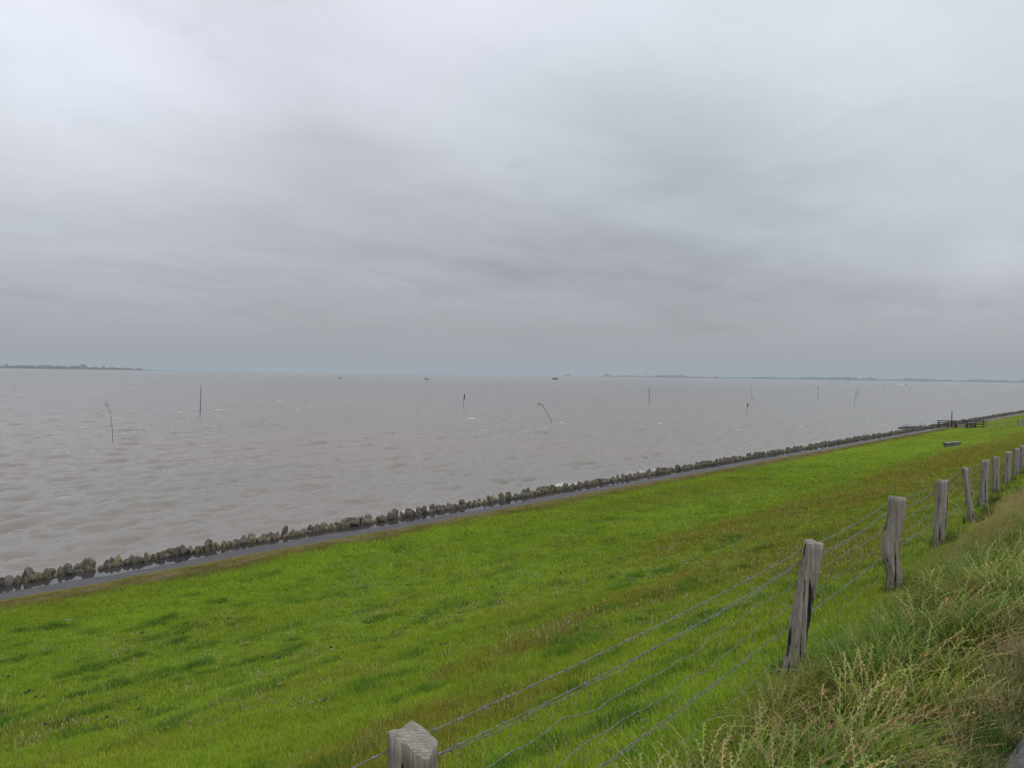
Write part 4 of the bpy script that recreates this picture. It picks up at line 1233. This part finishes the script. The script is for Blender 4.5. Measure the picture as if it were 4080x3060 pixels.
def build_poles():
    sea_pole([(448, 1717), (441, 1649), (430, 1623), (426, 1610)], (448, 1759), 'thin bent withy with a feathery tip, leftmost of the sea poles', .058, .024, brush=(12, .8, .5))
    sea_pole([(799, 1600), (801, 1538)], (797, 1655), 'tall straight bare dark pole standing in the sea at left', .13, .085)
    sea_pole([(1851, 1569)], (1846, 1623.5), 'short pole with a thickened upper part in mid sea', .09, .08, club=(.55, .98, .15))
    sea_pole([(2180, 1645), (2160.5, 1615), (2151, 1611)], (2198.5, 1681), 'withy leaning far to the left with a twiggy crown', .095, .055, brush=(12, .8, 1.2))
    sea_pole([(2586, 1547)], (2587, 1606), 'straight dark pole below the far tower', .17, .12, club=(.93, 1.0, .17))
    sea_pole([(2979.6, 1605)], (2975, 1652), 'thin stake with a dark bottle-shaped head', .045, .045, club=(.62, 1.0, .14))
    sea_pole([(2991, 1540)], (2997, 1594), 'thin pole leaning slightly left with a stout dark foot', .09, .06, foot=.16)
    sea_pole([(3259, 1540)], (3259.5, 1586), 'thin upright pole dark at both its top and foot', .11, .09, club=(.85, 1.0, .18), foot=.22)
    sea_pole([(3407, 1590), (3412, 1562)], (3402.7, 1622), 'slender withy with a brushy head in front of a second rod', .085, .05, brush=(12, .8, 1.4))
    sea_pole([(3418, 1540)], (3418, 1578), 'thin rod just behind the brushy-headed withy', .11, .09)
    sea_pole([(3520, 1534)], (3520, 1549), 'faint tiny distant rod left of the speedboat', .15, .12)
    for x, lab in ((3677, 'left one of the two reddish far beacons right of the speedboat'), (3686, 'right one of the two reddish far beacons right of the speedboat')):
        sea_pole([(x, 1512)], (x, 1525.5), lab, .35, .22, mat=M_red, name='beacon', cat='beacon', group='reddish beacons far out')
build_poles()

# ------------------------------------------------------------------ boats
def hull_mesh(L, B, H, sheer=.25, bow=.35):
    m = MB(); st = 9; V, F = [], []
    for i in range(st):
        t = i / (st - 1); x = (t - .5) * L
        k = 1 - max(0, (t - (1 - bow)) / bow) ** 2 * .96
        k *= .86 + .14 * min(1, t / .15)
        top = H * (1 + sheer * (2 * abs(t - .45)) ** 2 * (1 if t > .45 else .5))
        for y, z in ((-.5, top), (-.42, H * .25), (-.2, -H * .3), (.2, -H * .3), (.42, H * .25), (.5, top)):
            V.append((x + (.08 * L * (z / H) if t > .85 else 0), y * B * k, z))
    for i in range(st - 1):
        for j in range(5): F.append((i * 6 + j, i * 6 + j + 1, i * 6 + j + 7, i * 6 + j + 6))
        F.append((i * 6 + 5, i * 6, i * 6 + 6, i * 6 + 11))
    F.append((0, 5, 4, 3, 2, 1)); e = (st - 1) * 6; F.append(tuple(e + j for j in range(6)))
    m.add(V, F); return m
def boat(px, py, heading, label, build):
    p = on_level(px, py); o = empty('boat', p, heading); bpy.context.view_layer.update()
    build(o); tag(o, label, 'boat', 'boats out on the water')
def build_boats():
    hr = math.atan2(RIGHT.y, RIGHT.x)
    def red(o):
        hull_mesh(3.9, 1.5, .75).build('hull', M_red, o, world=False)
        m = MB(); m.box((-.5, 0, 1.15), (1.1, .9, .9), taper=.85); m.build('wheelhouse', M_red, o, world=False)
        m = MB(); m.tube([(-.4, 0, 1.5), (-.4, 0, 2.3)], .05, 6); m.build('mast', M_dark, o, world=False)
    boat(1353, 1506.8, hr, 'tiny red boat far out near the horizon', red)
    def work(o):
        hull_mesh(5.6, 2.0, .75).build('hull', M_greyhull, o, world=False)
        m = MB(); m.box((-1.6, 0, 1.9), (1.4, 1.5, 1.5), taper=.9); m.build('wheelhouse', M_dark, o, world=False)
        m = MB(); m.box((-3.0, 0, 2.15), (1.1, 1.2, .9)); m.bar((-2.6, 0, 1.0), (-3.0, 0, 2.0), .2, .2); m.build('engine_frame', M_dark, o, world=False)
        m = MB(); m.box((.2, 0, 1.25), (1.6, 1.4, .7), taper=.85); m.build('deck_box', M_darkwood, o, world=False)
        m = MB(); m.box((-1.35, 0, 2.25), (.95, 1.52, .35)); m.build('window', M_glass, o, world=False)
    boat(1703, 1513.7, hr, 'grey work boat with dark upper works at its stern', work)
    def barge(o):
        hull_mesh(10.6, 3.6, 1.7, .12, .2).build('hull', M_dark, o, world=False)
        m = MB(); m.box((-.6, 0, 2.3), (7.2, 2.8, 1.1), taper=.86); m.build('deckhouse', M_dark, o, world=False)
        m = MB(); m.box((2.2, 0, 3.2), (1.6, 2.0, 1.0), taper=.85); m.build('wheelhouse', M_dark, o, world=False)
        m = MB(); m.tube([(3.6, 0, 1.6), (3.6, 0, 5.2)], .10, 6); m.build('mast', M_dark, o, world=False)
        m = MB(); m.tube([(3.6, 0, 4.6), (3.6, 0, 5.0), (3.6, 0, 5.5), (3.6, 0, 5.9)], [.1, .5, .5, .1], 8); m.build('topmark', M_dark, o, world=False)
    boat(2211.5, 1511.4, hr, 'long dark low vessel with a ball on its mast', barge)
    def speed(o):
        hull_mesh(5.6, 2.0, .9, .3, .5).build('hull', M_greyhull, o, world=False)
        m = MB(); m.box((-.3, 0, 1.2), (1.8, 1.4, .8), taper=.75); m.build('cabin', M_dark, o, world=False)
        m = MB(); r = random.Random(2)
        for k in range(46):
            x = -2.6 - 12 * r.random() ** 1.3; s = r.uniform(.35, .8) * (1 + .06 * -x)
            c = Vector((x, r.gauss(0, .8), .05)); m.box(c, (s * 2.4, s * 1.4, .5 + .3 * r.random()), r.uniform(0, 3), taper=.55)
        for k in range(14):
            c = Vector((2.6 + r.uniform(-1, 1.4), r.gauss(0, 1.1), .1)); m.box(c, (1.2, .8, .5), r.uniform(0, 3), taper=.5)
        w = m.build('wake', M_foam, o, world=False)
    boat(3610, 1533.5, hr, 'small motor boat trailing a white wake at far right', speed)
build_boats()

# ------------------------------------------------------------------ far shores
def far_tree(px, py_base, dist, h, w, label, rs, group='lone trees on the far shores'):
    p = at(px, py_base, dist); p.z = 3.0
    o = empty('far_tree', p); bpy.context.view_layer.update()
    m = MB(); m.tube([(0, 0, -1), (0, 0, h * .5)], [w * .05, w * .03], 6)
    m.build('trunk', M_bark, o, world=False)
    r = random.Random(rs); b = MB()
    for _ in range(46):
        a, q, z = r.uniform(0, 6.28), w * .5 * math.sqrt(r.random()), r.uniform(.25, 1) * h
        k = math.sqrt(max(.05, 1 - ((z / h - .55) / .5) ** 2)); s = w * r.uniform(.10, .2)
        c = Vector((q * k * math.cos(a), q * k * math.sin(a), z - s * .4))
        b.add([c + Vector((s * r.uniform(.7, 1.3) * x, s * r.uniform(.7, 1.3) * y, s * r.uniform(.6, 1.1) * zz)) for x, y, zz in ((1, 0, 0), (-1, 0, 0), (0, 1, 0), (0, -1, 0), (0, 0, 1), (0, 0, -1))], [(0, 2, 4), (2, 1, 4), (1, 3, 4), (3, 0, 4), (2, 0, 5), (1, 2, 5), (3, 1, 5), (0, 3, 5)])
    b.build('crown', M_leaf, o, world=False)
    tag(o, label, 'tree', group)
def far_house(px, dist, wd, hw, hr_, label, dp=14, nwin=5):
    y0 = 1461.6 + .0149 * px; p = at(px, y0, dist); p.z = 3.0
    o = empty('farmhouse', p, math.atan2(RIGHT.y, RIGHT.x)); bpy.context.view_layer.update()
    m = MB(); m.box((0, 0, hw / 2), (wd, dp, hw)); m.build('wall', M_brick, o, world=False)
    m = MB(); a, b_ = wd / 2 + .6, dp / 2 + .6; rx = wd * .34
    m.add([(-a, -b_, hw + .02), (a, -b_, hw + .02), (a, b_, hw + .02), (-a, b_, hw + .02), (-rx, 0, hw + hr_), (rx, 0, hw + hr_)], [(0, 1, 5, 4), (1, 2, 5), (2, 3, 4, 5), (3, 0, 4), (3, 2, 1, 0)])
    m.build('roof', M_roof, o, world=False)
    for k in range(nwin):
        m = MB(); m.box((-wd / 2 + wd * (k + .5) / nwin, -dp / 2 - .03, hw * .5), (1.2, .12, 1.5)); m.build('window', M_glass, o, world=False)
    tag(o, label, 'building', 'buildings on the far shores')
def build_far():
    def land(name, px0, px1, dist, h, label, tip=None):
        V, n = [], 80
        for i in range(n + 1):
            px = px0 + (px1 - px0) * i / n; y0 = 1461.6 + .0149 * px
            k = 1.0
            if tip: k = min(1, max(.02, abs(px - tip) / 330))
            for dd, z in ((0, -1), (35, h * k), (500, h * k), (560, -1)):
                p = at(px, y0, dist + dd); V.append((p.x, p.y, z))
        q = grid_quads(n + 1, 4)
        tag(link(name, np_mesh(name, V, q), None, M_land), label, None, None, 'structure')
    land('far_coast', -1500, 800, 4500, 3.4, 'low flat green coast across the water at left', 800)
    land('far_coast', 2150, 5200, 7600, 4.5, 'low hazy coast across the water at right', 2150)
    def wood(name, px0, px1, dist, hfun, seed, label, gaps=.25):
        r = random.Random(seed); b = MB(); px = px0
        while px < px1:
            h = hfun(px) * r.uniform(.75, 1.2)
            if r.random() > gaps * (.5 + vnoise(np.array([px * .012]), np.array([3.0]), seed)[0]):
                p = at(px, 1461.6 + .0149 * px, dist + r.uniform(40, 260)); s = h * .55
                for _ in range(4):
                    sx = s * r.uniform(.8, 1.6); c = Vector((p.x + r.gauss(0, s * .8), p.y + r.gauss(0, s * .8), 3 + h * r.uniform(.35, .62)))
                    b.add([c + Vector((sx * x, sx * y, s * .8 * z)) for x, y, z in ((1, 0, -.6), (-1, 0, -.6), (0, 1, -.6), (0, -1, -.6), (.6, .6, .5), (-.6, .6, .5), (-.6, -.6, .5), (.6, -.6, .5), (0, 0, .95), (0, 0, -1.2))],
                          [(0, 2, 4), (2, 1, 5), (1, 3, 6), (3, 0, 7), (0, 4, 7), (2, 5, 4), (1, 6, 5), (3, 7, 6), (4, 5, 8), (5, 6, 8), (6, 7, 8), (7, 4, 8), (2, 0, 9), (1, 2, 9), (3, 1, 9), (0, 3, 9)])
            px += h * .45 / dist * F_PX
        tag(b.build(name, M_leaf), label, 'trees', None, 'stuff')
    wood('far_woodland', -900, 565, 4500, lambda x: 10 + 10 * float(vnoise(np.array([x * .045]), np.array([1.0]), 5)[0]) - max(0, (x - 350) * .045), 1, 'hazy line of trees on the far left coast', .1)
    wood('far_woodland', 2405, 4900, 7600, lambda x: min(1, .35 + (x - 2405) / 500) * (9 + 22 * float(vnoise(np.array([x * .024]), np.array([2.0]), 6)[0]) ** 1.4 + max(0, (x - 2900)) * .004), 2, 'hazy line of trees on the far right coast', .2)
    far_house(331, 4540, 38, 15, 13, 'big block-like building standing above the trees of the left coast', 20, 6)
    far_house(186, 4560, 20, 8, 9, 'smaller gabled roof among trees on the left coast')
    far_house(2262, 7640, 52, 7, 8, 'low long farmstead alone at the left end of the right coast', 16, 6)
    far_house(2417, 7640, 44, 12, 14, 'tall-roofed building left of the far tower', 20, 5)
    far_house(2356, 7640, 16, 5, 6, 'tiny shed between the farmstead and the tall-roofed building', 10, 2)
    far_tree(25, 1462, 4520, 25, 16, 'tall round tree at the extreme left of the far coast', 1)
    far_tree(412, 1467, 4520, 18, 18, 'round tree right of the big building on the left coast', 2)
    far_tree(2535, 1499, 7620, 22, 16, 'roundish tree just left of the far tower', 3)
    far_tree(2853, 1504, 7620, 27, 26, 'hump-shaped tree on the right coast above the thin poles', 4)
    far_tree(3338, 1511, 7620, 30, 26, 'taller tree of the right coast left of the brushy-headed withy', 5)
    far_tree(3312, 1511, 7620, 26, 22, 'tree just left of the tallest tree of the right coast', 7)
    far_tree(3410, 1512, 7620, 28, 34, 'broad tree of the right coast above the brushy-headed withy', 6)
    p = at(2575, 1500, 7650); p.z = 3
    o = empty('tower', p); bpy.context.view_layer.update()
    m = MB(); m.tube([(0, 0, -1), (0, 0, 32), (0, 0, 36)], [4.6, 4.0, 5.4], 12); m.build('shaft', M_tower, o, world=False)
    m = MB(); m.tube([(0, 0, 36.1), (0, 0, 43), (0, 0, 45)], [6.6, 6.6, 5.2], 12); m.build('tank', M_tower, o, world=False)
    m = MB(); m.tube([(0, 0, 45.05), (0, 0, 47.5)], [5.0, 1.0], 12); m.build('roof', M_roof, o, world=False)
    tag(o, 'pale slender tower rising from the far right coast', 'tower')
build_far()

# ------------------------------------------------------------------ rail fence, gate and brushwood at the far end of the meadow
def build_far_fence():
    u0 = 150.0
    def y_at(px):            # where the sight line through this column meets the plane x = u0
        d = pdir(px, 1700); k = u0 / d.x; return (EYE + d * k).y
    def rails(px0, px1, label, posts, heights, lean=0.0):
        a, c = y_at(px0), y_at(px1)
        o = empty('rail_fence', (u0, (a + c) / 2, max(0.05, gz(u0, (a + c) / 2)))); bpy.context.view_layer.update()
        za, zc_ = max(.05, gz(u0, a)), max(.05, gz(u0, c))
        for h in heights:
            m = MB(); m.bar((u0 - .09, a, za + h), (u0 - .09, c, zc_ + h + lean), .05, .16); m.build('rail', M_darkwood, o)
        for px in posts:
            y = y_at(px); m = MB(); z = max(.05, gz(u0, y)); m.box((u0, y, z + .5), (.11, .11, 1.65)); m.build('post', M_darkwood, o)
        tag(o, label, 'fence', 'dark rail fences at the end of the meadow'); return o
    rails(3733, 3813, 'dark plank rail fence reaching over the wet path to the boulders', (3740, 3776, 3808), (.28, .62, .92, 1.24))
    rails(3850, 3927, 'dark plank rail fence right of the pale picket gate', (3852, 3888, 3918), (.20, .58, .88, 1.2))
    # picket gate
    a, c = y_at(3816), y_at(3846)
    o = empty('picket_gate', (u0, (a + c) / 2, gz(u0, (a + c) / 2))); bpy.context.view_layer.update()
    n = 8
    for i in range(n):
        y = a + (c - a) * (i + .5) / n; z = gz(u0, y)
        m = MB(); m.box((u0 - .06, y, z + .36), (.03, .085, .66)); m.build('picket', M_paletimber, o)
    for h in (.3, .85):
        m = MB(); m.bar((u0, a, gz(u0, a) + h), (u0, c, gz(u0, c) + h), .06, .09); m.build('cross_rail', M_darkwood, o)
    m = MB(); m.bar((u0 + .05, a, gz(u0, a) + .25), (u0 + .05, c, gz(u0, c) + 1.25), .06, .12); m.build('brace', M_darkwood, o)
    tag(o, 'small pale picket gate between the two dark rail fences', 'gate')
    # post and thin wire fence running on up the slope
    a, c = y_at(3933), y_at(4230)
    o = empty('wire_fence', (u0, a, gz(u0, a))); bpy.context.view_layer.update()
    for px, w, h in ((3933, .26, 1.55), (3971, .09, 1.15), (4012, .09, 1.0), (4057, .34, 1.35), (4075, .26, 1.3), (4140, .16, 1.2), (4225, .16, 1.2)):
        y = y_at(px); m = MB(); m.box((u0, y, gz(u0, y) + h / 2 - .15), (w, w, h), taper=.9); m.build('post', M_wood_grey, o)
    for h in (.35, .7, 1.02):
        m = MB(); ys = np.linspace(a, c, 14); m.tube([(u0 - .1, y, gz(u0, y) + h) for y in ys], .022, 5); m.build('wire', M_wire, o)
    tag(o, 'grey post and wire fence running up the far meadow from the rails', 'fence')
    # tall pole behind the rails
    y = y_at(3810) + .9; b = (u0 + 3.0, y + .4, 0)
    o = empty('tall_pole', b); bpy.context.view_layer.update()
    m = MB(); m.tube([(b[0], b[1], -.5), (b[0], b[1], 2.9)], [.10, .075], 8); m.build('shaft', M_darkwood, o)
    m = MB(); m.tube([(b[0], b[1], 2.9), (b[0], b[1], 3.06)], [.10, .03], 8); m.build('cap', M_darkwood, o)
    tag(o, 'single dark upright pole rising behind the rail fence', 'pole')
    # dark stones heaped behind the gate
    r = random.Random(4)
    for i, lab in enumerate(('largest dark stone of the heap behind the gate', 'dark stone lying left in the heap behind the gate', 'dark stone at the right end of the heap behind the gate', 'flat dark stone in front of the heap by the gate', 'topmost dark stone on the heap behind the gate')):
        me = rock_mesh('heap_stone', 300 + i, ('blocky', 'squat', 'rounded', 'flat', 'blocky')[i], True); me.materials.append(STONE_TONES['mossy'])
        s = (1.9, 1.4, 1.4, 1.2, 1.0)[i]; y = y_at(3832) + (0, 1.2, -1.1, .3, .1)[i]; x = u0 + 2.2 + (0, .4, .5, -1.0, .1)[i]
        ob = link('heap_stone', me); ob.scale = (s, s, s * .8); ob.location = (x, y, gz(x, y) + s * .3 + (.95 if i == 4 else 0)); ob.rotation_euler = (0, 0, r.uniform(0, 3))
        tag(ob, lab, 'stone', 'dark stones heaped behind the picket gate')
    # sunken brushwood groyne
    m = MB()
    for k in range(150):
        px = r.uniform(3578, 3668); p = on_level(px, 1706 + r.gauss(0, 1.0)); L = r.uniform(.3, 1.1)
        d = Vector((RIGHT.x + r.gauss(0, .4), RIGHT.y + r.gauss(0, .4), r.gauss(.12, .22))).normalized()
        m.tube([p + Vector((0, 0, .02)), p + d * L + Vector((0, 0, .05))], [.05, .03], 4)
    tag(m.build('brushwood', M_darkwood), 'sunken brushwood sticking out of the water left of the rail fence', 'brushwood', None, 'stuff')
    for px, yb, yt, lab in ((3627, 1706, 1692, 'stake standing in the sunken brushwood'), (3685.6, 1706, 1690, 'thin stake in the water between brushwood and rail fence'), (3610, 1707, 1699, 'short stub at the left of the sunken brushwood')):
        p = on_level(px, yb); z = (p - EYE).dot(FWD); q = at(px, yt, z)
        m = MB(); m.tube([p - Vector((0, 0, .4)), p.lerp(q, .5), q], [.06, .045, .035], 6)
        tag(m.build('stake', M_darkwood), lab, 'stake', 'stakes by the sunken brushwood')
build_far_fence()

def build_trough():
    p = on_ground(3790, 1783); rz = math.atan2(RIGHT.y, RIGHT.x) + .10
    p = Vector((p.x, p.y, gz(p.x, p.y)))
    o = empty('water_trough', p, rz); bpy.context.view_layer.update()
    L, B, H = 1.46, .8, .46
    def ring(l, b, z, sk=0): return [(-l / 2 * .9 , -b / 2, z), (l / 2 + sk, -b / 2, z), (l / 2 + sk, b / 2, z), (-l / 2 * .9, b / 2, z)]
    m = MB(); V = ring(L * .88, B * .8, -.08) + ring(L, B, H, .03) + ring(L * .90, B * .82, H) + ring(L * .8, B * .66, .12)
    F = [(3, 2, 1, 0)] + [(a, (a + 1) % 4, 4 + (a + 1) % 4, 4 + a) for a in range(4)] + [(4 + a, 4 + (a + 1) % 4, 8 + (a + 1) % 4, 8 + a) for a in range(4)] + [(8 + a, 8 + (a + 1) % 4, 12 + (a + 1) % 4, 12 + a) for a in range(4)] + [(12, 13, 14, 15)]
    m.add(V, F); m.build('basin', M_concrete, o, world=False)
    m = MB(); m.box((-.26, 0, H + .035), (L * .64, B * 1.06, .04)); m.build('lid', M_lid, o, world=False)
    m = MB(); m.box((.42, .06, H + .125), (L * .56, B * .98, .05)); m.build('raised_lid', M_lid, o, world=False)
    m = MB(); m.box((-.26, 0, H - .025), (L * .69, B * 1.09, .07)); m.box((.42, .06, H + .055), (L * .585, B * 1.01, .08)); m.build('lid_frame', M_darkwood, o, world=False)
    m = MB(); m.bar((.66, 0, H + .10), (1.12, -.02, H + .05), .03, .03); m.build('pump_handle', M_darkwood, o, world=False)
    m = MB(); m.tube([(1.12, -.02, -.1), (1.12, -.02, H + .08)], .022, 6); m.build('pipe', M_rust, o, world=False)
    tag(o, 'pale concrete water trough with board lids standing alone on the meadow', 'trough')
build_trough()
